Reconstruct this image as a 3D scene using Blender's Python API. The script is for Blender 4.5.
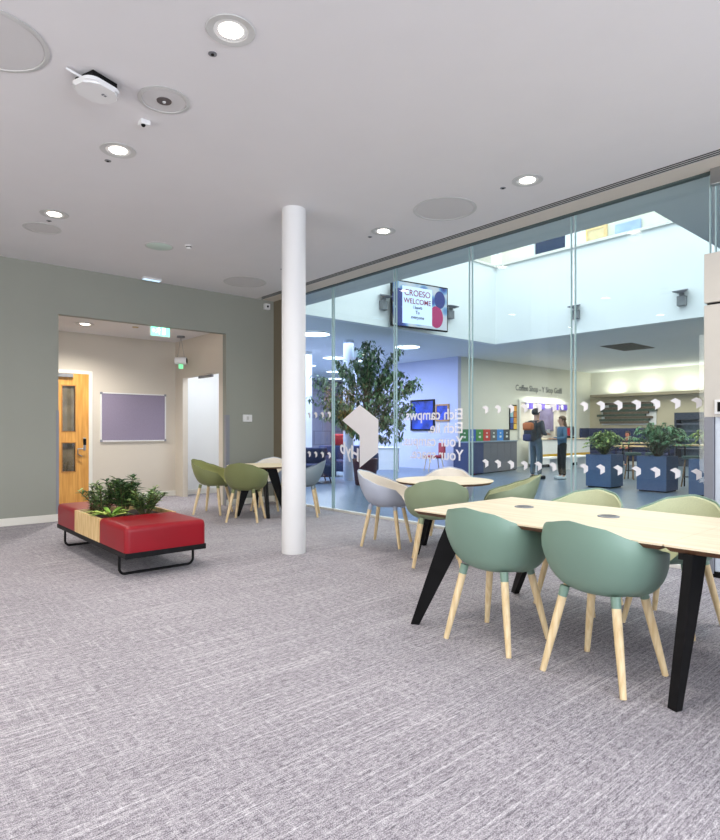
import bpy, bmesh, math, random
from mathutils import Vector, Matrix
random.seed(7)
for o in list(bpy.data.objects): bpy.data.objects.remove(o)
S = bpy.context.scene
COL = S.collection
PI = math.pi
H = 3.5          # ceiling height
XG = 5.68        # plane of the glazed wall
YW = 8.80        # plane of the grey wall

# ------------------------------------------------------------ camera, world, exposure, large lights
cd = bpy.data.cameras.new('camera'); cam = bpy.data.objects.new('camera', cd); COL.objects.link(cam)
cam.location = (0, 0, 1.25); cam.rotation_euler = (PI/2, 0, math.radians(-40.9))
cd.sensor_fit = 'HORIZONTAL'; cd.sensor_width = 36; cd.lens = 36*589/720
cd.shift_y = 10/720; cd.clip_start = .05; cd.clip_end = 200
S.camera = cam
S.view_settings.view_transform = 'Standard'; S.view_settings.look = 'None'
S.view_settings.exposure = 0.0; S.view_settings.gamma = 1; S.view_settings.use_curve_mapping = False
w = bpy.data.worlds.new('world'); S.world = w; w.use_nodes = True
w.node_tree.nodes['Background'].inputs[0].default_value = (.75, .86, 1, 1)
w.node_tree.nodes['Background'].inputs[1].default_value = 1.0

def light(name, kind, loc, power, color=(1, 1, 1), size=1, size_y=None, rot=(0, 0, 0), parent=None, spot=None, blend=.6):
    l = bpy.data.lights.new(name, kind); l.energy = power; l.color = color
    if kind == 'AREA':
        l.size = size
        if size_y: l.shape = 'RECTANGLE'; l.size_y = size_y
        else: l.shape = 'DISK'
    elif kind == 'SPOT':
        l.shadow_soft_size = size; l.spot_size = math.radians(spot); l.spot_blend = blend
    else: l.shadow_soft_size = size
    o = bpy.data.objects.new(name, l); o.location = loc; o.rotation_euler = rot; COL.objects.link(o)
    if parent: o.parent = parent
    return o
# added fill lamps behind and beside the camera, roof light daylight, hall lamps
light('rear_fill', 'AREA', (1.2, -3.9, 1.9), 400, (.84, .90, 1), 6.5, 2.6, (-PI/2, 0, PI))
light('side_fill', 'AREA', (-3.9, 4.0, 1.9), 360, (1, .965, .90), 9, 2.6, (0, -PI/2, 0))
light('rooflight_daylight', 'AREA', (9.5, 6.0, 8.2), 430, (.82, .94, 1), 6.0, 6.2)
light('left_hall_light', 'AREA', (9.5, 14.0, 3.42), 700, (.62, .69, 1), 6, 6)
light('far_left_fill', 'AREA', (13.0, 18.5, 3.42), 520, (.74, .82, 1), 5, 4)  # extra lamp added to brighten the tiled wall
light('coffee_hall_light', 'AREA', (17.5, 7.2, 3.42), 380, (1, .96, .86), 7, 6)
light('corridor_light', 'AREA', (5.25, 9.5, 2.75), 24, (.84, .9, 1), .6, 1.0)

# ------------------------------------------------------------ materials
def s2l(c): return tuple(((v/255)/12.92 if v/255 <= .04045 else ((v/255+.055)/1.055)**2.4) for v in c)
MATS = {}
def mat(name, rgb, rough=.6, metal=0, spec=.5, noise=0, scale=20, bump=0, emit=0, stretch=None, coat=0, sheen=0):
    if name in MATS: return MATS[name]
    m = bpy.data.materials.new(name); m.use_nodes = True; nt = m.node_tree; b = nt.nodes['Principled BSDF']
    c = s2l(rgb) + (1,)
    b.inputs['Base Color'].default_value = c; b.inputs['Roughness'].default_value = rough
    b.inputs['Metallic'].default_value = metal; b.inputs['Specular IOR Level'].default_value = spec
    b.inputs['Coat Weight'].default_value = coat; b.inputs['Sheen Weight'].default_value = sheen
    if emit: b.inputs['Emission Color'].default_value = c; b.inputs['Emission Strength'].default_value = emit
    if noise or bump:
        tc = nt.nodes.new('ShaderNodeTexCoord'); mp = nt.nodes.new('ShaderNodeMapping'); n = nt.nodes.new('ShaderNodeTexNoise')
        if stretch: mp.inputs['Scale'].default_value = stretch
        n.inputs['Scale'].default_value = scale; n.inputs['Detail'].default_value = 5
        nt.links.new(tc.outputs['Object'], mp.inputs[0]); nt.links.new(mp.outputs[0], n.inputs['Vector'])
        if noise:
            r = nt.nodes.new('ShaderNodeValToRGB')
            r.color_ramp.elements[0].position = .3; r.color_ramp.elements[1].position = .7
            r.color_ramp.elements[0].color = tuple(max(0, v*(1-noise)) for v in c[:3]) + (1,)
            r.color_ramp.elements[1].color = tuple(min(1, v*(1+noise)) for v in c[:3]) + (1,)
            nt.links.new(n.outputs['Fac'], r.inputs[0]); nt.links.new(r.outputs[0], b.inputs['Base Color'])
        if bump:
            bp = nt.nodes.new('ShaderNodeBump'); bp.inputs['Strength'].default_value = bump; bp.inputs['Distance'].default_value = .01
            nt.links.new(n.outputs['Fac'], bp.inputs['Height']); nt.links.new(bp.outputs[0], b.inputs['Normal'])
    MATS[name] = m; return m

def carpet_mat():
    m = bpy.data.materials.new('woven_carpet'); m.use_nodes = True; nt = m.node_tree; L = nt.links
    b = nt.nodes['Principled BSDF']; b.inputs['Roughness'].default_value = .95; b.inputs['Specular IOR Level'].default_value = .1
    tc = nt.nodes.new('ShaderNodeTexCoord')
    def noise(sc, scale, det=3):
        mp = nt.nodes.new('ShaderNodeMapping'); mp.inputs['Scale'].default_value = sc
        n = nt.nodes.new('ShaderNodeTexNoise'); n.inputs['Scale'].default_value = scale; n.inputs['Detail'].default_value = det
        L.new(tc.outputs['Object'], mp.inputs[0]); L.new(mp.outputs[0], n.inputs['Vector']); return n.outputs['Fac']
    def ramp(sock, a, c):
        r = nt.nodes.new('ShaderNodeMapRange'); r.inputs[1].default_value = a; r.inputs[2].default_value = c
        L.new(sock, r.inputs[0]); return r.outputs[0]
    def math_(op, a, c):
        n = nt.nodes.new('ShaderNodeMath'); n.operation = op
        for i, v in enumerate((a, c)):
            if isinstance(v, (int, float)): n.inputs[i].default_value = v
            else: L.new(v, n.inputs[i])
        return n.outputs[0]
    lx = ramp(noise((.9, 120, 1), 1.0, 5), .52, .70)       # long light threads along the room
    ly = ramp(noise((95, 3.2, 1), 1.0, 5), .52, .74)       # shorter cross threads
    dk = ramp(noise((3.5, 110, 1), 1.3, 4), .44, .26)       # dark threads
    fine = ramp(noise((1, 1, 1), 230, 2), .34, .66)
    mid = ramp(noise((26, 60, 1), 1.0, 4), .3, .7)
    dash = ramp(noise((40, 130, 1), 1.0, 2), .46, .62)
    big = ramp(noise((1, 1, 1), .8, 2), .3, .7)
    v = math_('ADD', math_('MULTIPLY', lx, .25), math_('MULTIPLY', ly, .14))
    v = math_('ADD', v, math_('MULTIPLY', fine, .42))
    v = math_('ADD', v, math_('MULTIPLY', mid, .22))
    v = math_('ADD', v, math_('MULTIPLY', big, .05))
    v = math_('SUBTRACT', v, math_('MULTIPLY', dk, .22))
    v = math_('SUBTRACT', v, math_('MULTIPLY', dash, .16))
    r = nt.nodes.new('ShaderNodeValToRGB'); e = r.color_ramp.elements
    e[0].position = .0; e[0].color = s2l((96, 92, 99)) + (1,)
    e[1].position = .85; e[1].color = s2l((230, 227, 230)) + (1,)
    k = e.new(.35); k.color = s2l((162, 157, 163)) + (1,)
    L.new(v, r.inputs[0]); L.new(r.outputs[0], b.inputs['Base Color'])
    bp = nt.nodes.new('ShaderNodeBump'); bp.inputs['Strength'].default_value = .35; bp.inputs['Distance'].default_value = .004
    L.new(v, bp.inputs['Height']); L.new(bp.outputs[0], b.inputs['Normal'])
    return m

def glass_mat(name, tint, refl=.035):
    m = bpy.data.materials.new(name); m.use_nodes = True; nt = m.node_tree; L = nt.links; nt.nodes.clear()
    out = nt.nodes.new('ShaderNodeOutputMaterial'); mx = nt.nodes.new('ShaderNodeMixShader')
    t = nt.nodes.new('ShaderNodeBsdfTransparent'); t.inputs[0].default_value = tint + (1,)
    g = nt.nodes.new('ShaderNodeBsdfGlossy'); g.inputs['Roughness'].default_value = .0
    lw = nt.nodes.new('ShaderNodeLayerWeight'); lw.inputs[0].default_value = .5
    p = nt.nodes.new('ShaderNodeMath'); p.operation = 'POWER'; p.inputs[1].default_value = 5
    q = nt.nodes.new('ShaderNodeMath'); q.operation = 'MULTIPLY_ADD'; q.inputs[1].default_value = .9; q.inputs[2].default_value = refl
    L.new(lw.outputs['Facing'], p.inputs[0]); L.new(p.outputs[0], q.inputs[0]); L.new(q.outputs[0], mx.inputs[0])
    L.new(t.outputs[0], mx.inputs[1]); L.new(g.outputs[0], mx.inputs[2]); L.new(mx.outputs[0], out.inputs[0])
    return m

def wood_mat(name, a, c, rough=.45, sc=(1, 14, 14), scale=3):
    m = bpy.data.materials.new(name); m.use_nodes = True; nt = m.node_tree; L = nt.links
    b = nt.nodes['Principled BSDF']; b.inputs['Roughness'].default_value = rough
    tc = nt.nodes.new('ShaderNodeTexCoord'); mp = nt.nodes.new('ShaderNodeMapping'); mp.inputs['Scale'].default_value = sc
    n = nt.nodes.new('ShaderNodeTexNoise'); n.inputs['Scale'].default_value = scale; n.inputs['Detail'].default_value = 8
    r = nt.nodes.new('ShaderNodeValToRGB'); r.color_ramp.elements[0].position = .35; r.color_ramp.elements[1].position = .65
    r.color_ramp.elements[0].color = s2l(a) + (1,); r.color_ramp.elements[1].color = s2l(c) + (1,)
    L.new(tc.outputs['Object'], mp.inputs[0]); L.new(mp.outputs[0], n.inputs['Vector']); L.new(n.outputs['Fac'], r.inputs[0]); L.new(r.outputs[0], b.inputs['Base Color'])
    return m

def tile_mat(name, a, c, mortar, bw, bh, rough=.5, rot=None):
    m = bpy.data.materials.new(name); m.use_nodes = True; nt = m.node_tree; L = nt.links
    b = nt.nodes['Principled BSDF']; b.inputs['Roughness'].default_value = rough
    tc = nt.nodes.new('ShaderNodeTexCoord'); mp = nt.nodes.new('ShaderNodeMapping')
    if rot: mp.inputs['Rotation'].default_value = rot
    t = nt.nodes.new('ShaderNodeTexBrick'); t.inputs['Scale'].default_value = 1
    t.inputs['Color1'].default_value = s2l(a)+(1,); t.inputs['Color2'].default_value = s2l(c)+(1,); t.inputs['Mortar'].default_value = s2l(mortar)+(1,)
    t.inputs['Mortar Size'].default_value = .012; t.inputs['Brick Width'].default_value = bw; t.inputs['Row Height'].default_value = bh
    L.new(tc.outputs['Object'], mp.inputs[0]); L.new(mp.outputs[0], t.inputs['Vector']); L.new(t.outputs['Color'], b.inputs['Base Color'])
    return m

M_carpet = carpet_mat()
M_ceil = mat('ceiling_paint', (222, 220, 221), .9, noise=.01, scale=3)
M_bulk = mat('cream_bulkhead_paint', (214, 206, 194), .8, noise=.01, scale=3)
M_wall = mat('sage_grey_paint', (147, 149, 140), .85, noise=.015, scale=2)
M_brown = mat('olive_brown_paint', (118, 110, 92), .85, noise=.015, scale=2)
M_beige = mat('warm_beige_paint', (206, 198, 185), .85, noise=.015, scale=2)
M_white = mat('white_paint', (232, 232, 232), .7, noise=.01, scale=2)
M_gloss = mat('white_gloss_skirting', (226, 224, 216), .45, noise=.01, scale=5)
M_hallwhite = mat('hall_white_paint', (236, 238, 238), .8, noise=.01, scale=2)
M_hallceil = mat('hall_ceiling_paint', (222, 226, 226), .85, noise=.01, scale=2)
M_purple = mat('lilac_wall_paint', (196, 200, 226), .8, noise=.02, scale=1)
M_cream = mat('coffee_wall_paint', (225, 224, 212), .8, noise=.01, scale=2)
M_column = mat('column_paint', (224, 224, 224), .6, noise=.005, scale=3)
M_black = mat('black_metal', (10, 10, 12), .5, 0, .22, noise=.05, scale=30)
M_dark = mat('near_black', (8, 8, 9), .6, 0, .2, noise=.05, scale=30)
M_leather = mat('red_leather', (138, 6, 24), .38, 0, .35, noise=.06, scale=5, bump=.04)
M_ash = wood_mat('ash_leg_wood', (214, 186, 138), (236, 214, 172), .5, (14, 14, 1), 4)
M_ply = wood_mat('planter_plywood', (205, 170, 112), (228, 198, 146), .5, (1.5, 14, 2), 3)
M_top = wood_mat('birch_table_top', (226, 208, 176), (238, 223, 194), .42, (12, 1, 12), 2)
M_edge = mat('brown_ply_edge', (92, 62, 40), .6, noise=.15, scale=30)
M_door = wood_mat('oak_door', (196, 138, 62), (220, 164, 84), .4, (12, 12, 1), 2.5)
M_steel = mat('brushed_steel', (170, 172, 174), .3, 1, noise=.04, scale=60)
M_grey = mat('grey_metal', (128, 130, 134), .45, .3, noise=.04, scale=30)
M_guard = mat('corner_guard_grey', (132, 134, 142), .5, noise=.03, scale=20)
M_lens = mat('glowing_lamp_lens', (255, 246, 232), .5, emit=14)
M_coollens = mat('glowing_cool_lens', (225, 235, 255), .5, emit=5)
M_speaker = mat('speaker_mesh_grey', (204, 202, 202), .8, noise=.04, scale=300)
M_plastic = mat('white_plastic', (226, 226, 226), .4, noise=.01, scale=5)
M_plasticg = mat('pale_grey_plastic', (196, 196, 194), .5, noise=.02, scale=8)
M_glass = glass_mat('green_tinted_glass', (.93, .974, .974))
M_pane = glass_mat('clear_pane_glass', (.9, .93, .93), .05)
M_decal = mat('white_vinyl', (232, 230, 234), .6, noise=.01, scale=10)
M_joint = mat('pale_glass_edge', (176, 200, 200), .3, noise=.03, scale=20)
M_navy = mat('navy_fabric', (42, 52, 88), .9, noise=.12, scale=60)
M_planter = mat('blue_planter_laminate', (80, 104, 140), .55, noise=.05, scale=8)
M_soil = mat('dark_soil', (48, 36, 28), .95, noise=.4, scale=60, bump=.5)
M_hfloor = mat('hall_floor_vinyl', (104, 120, 136), .3, noise=.12, scale=5)
M_tile = tile_mat('slate_tile', (112, 112, 134), (132, 130, 152), (92, 92, 112), .9, .6, .5, (PI/2, 0, 0))
M_skin = mat('skin', (205, 158, 132), .55, noise=.03, scale=20)
M_skirt = M_gloss

# ------------------------------------------------------------ mesh helpers
def BM(): return bmesh.new()
def obj(name, bm, m, parent=None, smooth=False, loc=None):
    me = bpy.data.meshes.new(name); bmesh.ops.recalc_face_normals(bm, faces=bm.faces[:]); bm.to_mesh(me); bm.free()
    o = bpy.data.objects.new(name, me); COL.objects.link(o)
    for x in (m if isinstance(m, (list, tuple)) else [m]): me.materials.append(x)
    if smooth:
        for p in me.polygons: p.use_smooth = True
        try: me.set_sharp_from_angle(angle=math.radians(42))
        except Exception: pass
    if parent: o.parent = parent
    if loc: o.location = loc
    return o
def box(bm, a, b, bev=0, M=None, mi=0):
    ps = [Vector((x, y, z)) for x in (a[0], b[0]) for y in (a[1], b[1]) for z in (a[2], b[2])]
    vs = [bm.verts.new(M @ p if M else p) for p in ps]
    fs = [bm.faces.new([vs[i] for i in q]) for q in ((0,1,3,2),(4,6,7,5),(0,4,5,1),(2,3,7,6),(0,2,6,4),(1,5,7,3))]
    for f in fs: f.material_index = mi
    if bev:
        es = list({e for f in fs for e in f.edges})
        bmesh.ops.bevel(bm, geom=es, offset=bev, segments=3, affect='EDGES', profile=.5)
    return bm
def lathe(bm, prof, n=32, c=(0, 0, 0), M=None, close=True):
    rings = []
    for r, z in prof:
        ring = []
        for i in range(n):
            a = 2*PI*i/n; p = Vector((c[0]+r*math.cos(a), c[1]+r*math.sin(a), c[2]+z))
            ring.append(bm.verts.new(M @ p if M else p))
        rings.append(ring)
    for k in range(len(rings)-1):
        for i in range(n):
            bm.faces.new([rings[k][i], rings[k][(i+1) % n], rings[k+1][(i+1) % n], rings[k+1][i]])
    if close:
        bm.faces.new(rings[0]); bm.faces.new(rings[-1])
    return bm
def tube(bm, pts, rad, n=10, caps=True):
    pts = [Vector(p) for p in pts]; rads = rad if isinstance(rad, (list, tuple)) else [rad]*len(pts)
    rings = []; up = Vector((0, 0, 1)); prev = None
    for i, p in enumerate(pts):
        d = (pts[min(i+1, len(pts)-1)] - pts[max(i-1, 0)]).normalized()
        if prev is None:
            a = d.cross(up)
            if a.length < .05: a = d.cross(Vector((1, 0, 0)))
        else: a = prev - d*prev.dot(d)
        a.normalize(); prev = a; b = d.cross(a)
        rings.append([bm.verts.new(p + (a*math.cos(2*PI*j/n) + b*math.sin(2*PI*j/n))*rads[i]) for j in range(n)])
    for k in range(len(rings)-1):
        for j in range(n): bm.faces.new([rings[k][j], rings[k][(j+1) % n], rings[k+1][(j+1) % n], rings[k+1][j]])
    if caps: bm.faces.new(rings[0]); bm.faces.new(rings[-1])
    return bm
def prism(bm, poly, ext, M=None):
    a = [Vector(p) for p in poly]; e = Vector(ext)
    v0 = [bm.verts.new(M @ p if M else p) for p in a]; v1 = [bm.verts.new(M @ (p+e) if M else p+e) for p in a]
    bm.faces.new(v0); bm.faces.new(v1[::-1]); n = len(a)
    for i in range(n): bm.faces.new([v0[i], v0[(i+1) % n], v1[(i+1) % n], v1[i]])
    return bm
def round_corner_slab(bm, x0, x1, y0, y1, z0, z1, r, n=6, inset=0):
    pts = []
    for cx, cy, a0 in ((x1-r, y1-r, 0), (x0+r, y1-r, PI/2), (x0+r, y0+r, PI), (x1-r, y0+r, 1.5*PI)):
        for k in range(n+1): a = a0+PI/2*k/n; pts.append((cx+r*math.cos(a), cy+r*math.sin(a)))
    cx, cy = (x0+x1)/2, (y0+y1)/2
    A = [bm.verts.new((x, y, z1)) for x, y in pts]
    B = [bm.verts.new((x-inset*math.copysign(1, x-cx), y-inset*math.copysign(1, y-cy), z0)) for x, y in pts]
    bm.faces.new(A); bm.faces.new(B[::-1]); m = len(A)
    for i in range(m): bm.faces.new([A[i], A[(i+1) % m], B[(i+1) % m], B[i]])
    return bm
def ball(bm, c, r, sc=(1, 1, 1), n=16, M=None):
    res = bmesh.ops.create_uvsphere(bm, u_segments=n, v_segments=max(8, n//2), radius=r)
    for v in res['verts']:
        p = Vector((v.co.x*sc[0]+c[0], v.co.y*sc[1]+c[1], v.co.z*sc[2]+c[2])); v.co = M @ p if M else p
    return bm
def thing(name, label, cat, loc=(0, 0, 0), rz=0, group=None):
    o = bpy.data.objects.new(name, None); COL.objects.link(o); o.location = loc; o.rotation_euler = (0, 0, rz)
    o.empty_display_size = .1
    return tag(o, label, cat, group)
def tag(o, label, cat, group=None, kind=None):
    o['label'] = label; o['category'] = cat
    if group: o['group'] = group
    if kind: o['kind'] = kind
    return o
def struct(name, bm, m, smooth=False, label=None, cat=None):
    o = obj(name, bm, m, None, smooth); o['kind'] = 'structure'
    o['label'] = label or name.replace('_', ' '); o['category'] = cat or name.split('_')[0]
    return o
def dup(root, loc, rz, label, group=None):
    def cp(o, par):
        c = o.copy(); COL.objects.link(c); c.parent = par
        for ch in [x for x in list(COL.objects) if x.parent == o]: cp(ch, c)
        return c
    r = cp(root, None); r.location = loc; r.rotation_euler = (0, 0, rz); r['label'] = label
    if group: r['group'] = group
    return r
def text_mesh(s, size, depth=.001, align='LEFT', bold=0):
    cu = bpy.data.curves.new('t', 'FONT'); cu.body = s; cu.size = size; cu.extrude = depth; cu.align_x = align; cu.offset = bold
    o = bpy.data.objects.new('t', cu); COL.objects.link(o)
    dg = bpy.context.evaluated_depsgraph_get(); me = bpy.data.meshes.new_from_object(o.evaluated_get(dg))
    bpy.data.objects.remove(o); bm = BM(); bm.from_mesh(me); bpy.data.meshes.remove(me); return bm
def text(name, s, size, m, M, parent=None, align='LEFT', bold=0, shear=0):
    bm = text_mesh(s, size, .001, align, bold)
    for v in bm.verts: v.co.y += shear*v.co.x
    bmesh.ops.transform(bm, matrix=M, verts=bm.verts[:])
    return obj(name, bm, m, parent)
def basis(x, y, z, t): return Matrix(((x[0], y[0], z[0], t[0]), (x[1], y[1], z[1], t[1]), (x[2], y[2], z[2], t[2]), (0, 0, 0, 1)))
def FX(t): return basis((0, 1, 0), (0, 0, 1), (1, 0, 0), t)       # writing that faces +X, runs along +Y
def FXn(t): return basis((0, -1, 0), (0, 0, 1), (-1, 0, 0), t)    # faces -X
def FYn(t): return basis((1, 0, 0), (0, 0, 1), (0, -1, 0), t)     # faces -Y

# ------------------------------------------------------------ SETTING : the room
def slab(name, a, b, m, label=None, cat=None):
    return struct(name, box(BM(), a, b), m, False, label, cat)
slab('floor', (-4.1, -4.1, -.12), (XG, 10.95, 0), M_carpet, 'grey woven carpet floor of the seating room', 'floor')
slab('ceiling', (-4.1, -4.1, H), (5.26, YW+.15, H+.15), M_ceil, 'white plaster ceiling over the seating room', 'ceiling')
slab('trim_1', (5.38, -4.1, H-.0), (XG+.02, YW+.15, H+.15), M_bulk, 'cream ceiling margin above the glazed wall', 'trim')
# wall with the alcove opening (X 2.16..4.70, to z 2.84)
bm = BM(); box(bm, (-4.1, YW, 0), (2.16, YW+.12, H)); box(bm, (4.70, YW, 0), (XG, YW+.12, H)); box(bm, (2.16, YW, 2.84), (4.70, YW+.12, H))
struct('wall_left', bm, M_wall, False, 'sage grey wall with the wide opening into the alcove', 'wall')
bm = BM()
slab('wall_far', (1.5, 10.81, 0), (XG, 10.95, 3.1), M_beige, 'warm beige back wall of the alcove', 'wall')
slab('wall_rear', (-4.1, -4.25, 0), (XG, -4.1, H), M_white)
bm = BM(); slab('wall_side', (-4.25, -4.25, 0), (-4.1, YW+.12, H), M_white)
slab('ceiling_alcove', (1.5, YW+.12, 2.92), (XG-.06, 10.81, 3.05), M_ceil, 'white ceiling inside the alcove', 'ceiling')
bm = BM(); slab('wall_alcove_left', (1.36, YW+.12, 0), (1.5, 10.95, 3.05), M_beige)
bm = BM(); box(bm, (4.70, YW+.12, 0), (4.80, 9.06, 2.92)); box(bm, (4.70, 9.06, 2.22), (4.80, 10.48, 2.92)); box(bm, (4.70, 10.48, 0), (4.80, 10.81, 2.92))
struct('wall_alcove_right', bm, M_beige, False, 'beige side wall of the alcove with an open doorway', 'wall')
bm = BM(); box(bm, (4.80, 10.77, 0), (XG-.06, 10.808, 2.92)); struct('wall_corridor', bm, M_hallwhite, False, 'pale blue lit corridor wall beyond the alcove doorway', 'wall')
slab('wall_return', (XG-.06, 8.05, 0), (XG+.06, YW, H), M_brown, 'olive brown return wall beside the glazing', 'wall')
slab('wall_hall_side', (XG-.06, YW, 0), (XG+.06, 21.6, H), M_white)
slab('wall_right', (XG-.03, -4.1, 0), (XG+.03, -.4, H), M_white)
# skirting
def skirt(name, a, b, label): return struct(name, box(BM(), a, b, .004), M_gloss, False, label, 'baseboard')
skirt('baseboard_left', (-4.1, YW-.016, 0), (2.16, YW, .1), 'white skirting along the sage grey wall, left of the alcove')
skirt('baseboard_right', (4.70, YW-.016, 0), (XG-.06, YW, .1), 'white skirting along the sage grey wall, right of the alcove')
skirt('baseboard_far', (3.26, 10.794, 0), (4.70, 10.81, .1), 'white skirting on the back wall of the alcove')
skirt('baseboard_corridor', (4.80, 10.755, 0), (XG-.06, 10.77, .1), 'white skirting in the corridor beyond the doorway')
skirt('baseboard_return', (XG-.076, 8.05, 0), (XG-.06, YW-.016, .1), 'white skirting on the olive brown return wall')
# linear slot diffuser in the ceiling
sl = thing('slot_diffuser', 'long dark linear air slot running across the ceiling beside the glazing', 'air vent', (5.32, 0, H))
obj('housing', box(box(box(BM(), (-.06, -4.1, .06), (.06, YW, .14)), (-.06, -4.1, .001), (-.056, YW, .06)), (.056, -4.1, .001), (.06, YW, .06)), M_dark, sl)
for i in range(4):
    x = -.057 + i*.038
    obj('blade', box(BM(), (x-.004, -4.1, -.001), (x+.004, YW-.02, .003)), M_plasticg, sl)

# glazed wall
J = [8.05, 7.19, 5.81, 4.507, 3.172, 1.863, .5, -.4]
def shape_logo(k, yc, zc):     # folded-hexagon mark, y to the left, z up, about the fold point
    h, s = .405*k, .222*k
    return [(yc+h, zc+.221*k), (yc, zc+.443*k), (yc-h, zc+.221*k), (yc-h, zc-.24*k), (yc, zc-.479*k), (yc, zc)]
def decal(name, poly, par):
    bm = BM(); prism(bm, [(XG-.0085, y, z) for y, z in poly], (.0015, 0, 0)); return obj(name, bm, M_decal, par)
WL = ['tall glass panel beside the white column with two rows of small chevrons', 'tall glass panel carrying the large white folded logo', 'tall glass panel carrying the white reversed lettering',
      'tall glass panel in front of the coffee shop people', 'tall glass panel in front of the blue planters', 'glass panel above and beside the white door portal', 'glass panel beyond the picture edge on the right']
for i in range(7):
    y1, y0 = J[i], J[i+1]
    g = obj('window_%d' % (i+1), box(BM(), (XG-.006, y0+.012, .03), (XG+.006, y1-.012, H-.03)), M_glass)
    g['kind'] = 'structure'; g['label'] = WL[i]; g['category'] = 'window'
    obj('edge_seal', box(BM(), (XG-.012, y0+.018, .03), (XG+.012, y0+.026, H-.03)), M_joint, g)
    obj('edge_seal', box(BM(), (XG-.012, y1-.026, .03), (XG+.012, y1-.018, H-.03)), M_joint, g)
    if i in (0, 3, 4):
        y = 1.995 + .1765*math.ceil((y0+.06-1.995)/.1765)
        while y < y1-.05:
            for z in (1.492, .858): decal('chevron_decal', shape_logo(.112, y, z), g)
            y += .1765
    if i == 1:
        decal('logo_decal', shape_logo(1, 6.555, 1.175), g)
        text('logo_lettering', 'Hyb', .27, M_decal, FX((XG-.008, 6.565, .78)), g, bold=.006, shear=.30)
    if i == 2:
        for k, (s, z) in enumerate((('Eich campws.', 1.385), ('Eich lle.', 1.215), ('Your campus.', 1.045), ('Your space.', .875))):
            text('lettering', s, .19, M_decal, FX((XG-.008, 4.62, z)), g, bold=.003)
bm = BM(); box(bm, (XG-.03, -.4, 0), (XG+.03, 8.05, .032)); struct('trim_2', bm, M_gloss, False, 'white floor channel at the foot of the glazed wall', 'trim')
bm = BM(); box(bm, (XG-.03, -.4, H-.016), (XG+.03, 8.05, H+.01)); struct('trim_3', bm, mat('dark_teal_frame', (70, 86, 84), .5, noise=.03), False, 'dark head channel along the top of the glazed wall', 'trim')
# door portal on the right
dp = BM(); box(dp, (5.53, .55, 2.335), (5.86, 1.885, 2.755), .004); box(dp, (5.53, .55, 1.36), (5.86, 1.885, 2.315), .004)
struct('door_1', dp, mat('beige_portal_panel', (198, 193, 184), .5, noise=.01), False, 'beige panelled door portal at the right end of the glazing', 'door portal')
d1 = bpy.data.objects['door_1']
obj('shadow_gap_core', box(BM(), (5.56, .6, 1.30), (5.84, 1.87, 2.70)), M_dark, d1)
obj('door_jamb', box(BM(), (5.53, 1.81, .03), (5.86, 1.885, 1.36), .003), M_guard, d1)
obj('door_leaf', box(BM(), (5.55, .6, .05), (5.80, 1.805, 1.36), .003), mat('pale_blue_door', (206, 214, 224), .5, noise=.01), d1)
obj('threshold', box(BM(), (5.54, .56, 0), (5.84, 1.88, .05)), M_dark, d1)
rd = obj('access_reader', box(BM(), (5.515, 1.68, 1.385), (5.54, 1.80, 1.505), .003), M_plastic, d1)
obj('reader_face', box(BM(), (5.510, 1.705, 1.405), (5.516, 1.775, 1.485)), M_dark, rd)
cl = BM(); box(cl, (5.60, 1.0, 3.36), (5.665, 1.86, 3.50), .004)
struct('trim_4', cl, M_steel, False, 'steel door head bracket below the ceiling at the right edge', 'trim')
# corner guards
cg = obj('trim_5', box(BM(), (2.13, YW-.006, .0), (2.166, YW+.05, 1.52), .002), M_guard); cg['kind'] = 'structure'; cg['label'] = 'grey corner guard on the left edge of the alcove opening'; cg['category'] = 'trim'
cg = obj('trim_6', box(BM(), (4.694, YW-.006, 0), (4.76, YW+.06, 1.5), .002), M_guard); cg['kind'] = 'structure'; cg['label'] = 'grey corner guard on the right edge of the alcove opening'; cg['category'] = 'trim'

# white column
cb = BM(); lathe(cb, [(.122, 0), (.122, H)], 48)
cbo = obj('column', cb, M_column, None, True, (3.427, 4.99, 0)); cbo['kind'] = 'structure'
tag(cbo, 'round white structural column in the middle of the room', 'column'); cbo.name = 'trim_7'
# alcove door
dm = BM()
ox = 2.22
for a, b in (((ox, 0.01), (2.70, 2.21)), ((2.90, .01), (3.12, 2.21)), ((2.70, .01), (2.90, .55)), ((2.70, 1.03), (2.90, 1.23)), ((2.70, 2.0), (2.90, 2.21))):
    box(dm, (a[0], 10.76, a[1]), (b[0], 10.80, b[1]))
dr = struct('door_2', dm, M_door, False, 'oak veneered door with two narrow vision panels in the alcove', 'door')
obj('door_frame', box(box(BM(), (3.12, 10.75, 0), (3.18, 10.815, 2.265), .003), (2.14, 10.75, 2.21), (3.12, 10.815, 2.265), .003), M_gloss, dr)
for z0, z1 in ((1.23, 2.0), (.55, 1.03)):
    obj('vision_panel', box(BM(), (2.70, 10.775, z0), (2.90, 10.782, z1)), M_pane, dr)
    fb = BM()
    for a, b in (((2.685, z0-.015), (2.70, z1+.015)), ((2.90, z0-.015), (2.915, z1+.015)), ((2.70, z0-.015), (2.90, z0)), ((2.70, z1), (2.90, z1+.015))): box(fb, (a[0], 10.752, a[1]), (b[0], 10.80, b[1]))
    obj('glazing_bead', fb, mat('bead_oak', (176, 120, 56), .5, noise=.1), dr)
obj('lock_plate', box(BM(), (3.03, 10.75, .9), (3.07, 10.76, 1.12), .002), M_steel, dr)
obj('door_handle', tube(BM(), [(3.05, 10.755, .93), (3.05, 10.70, .93), (2.93, 10.70, .93), (2.93, 10.71, .84), (3.0, 10.71, .80)], .010), M_steel, dr, True)
obj('keypad', box(BM(), (3.03, 10.735, .99), (3.075, 10.76, 1.1), .003), M_dark, dr)
obj('door_closer', box(BM(), (2.62, 10.70, 2.14), (2.86, 10.76, 2.20), .004), M_grey, dr)
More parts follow.
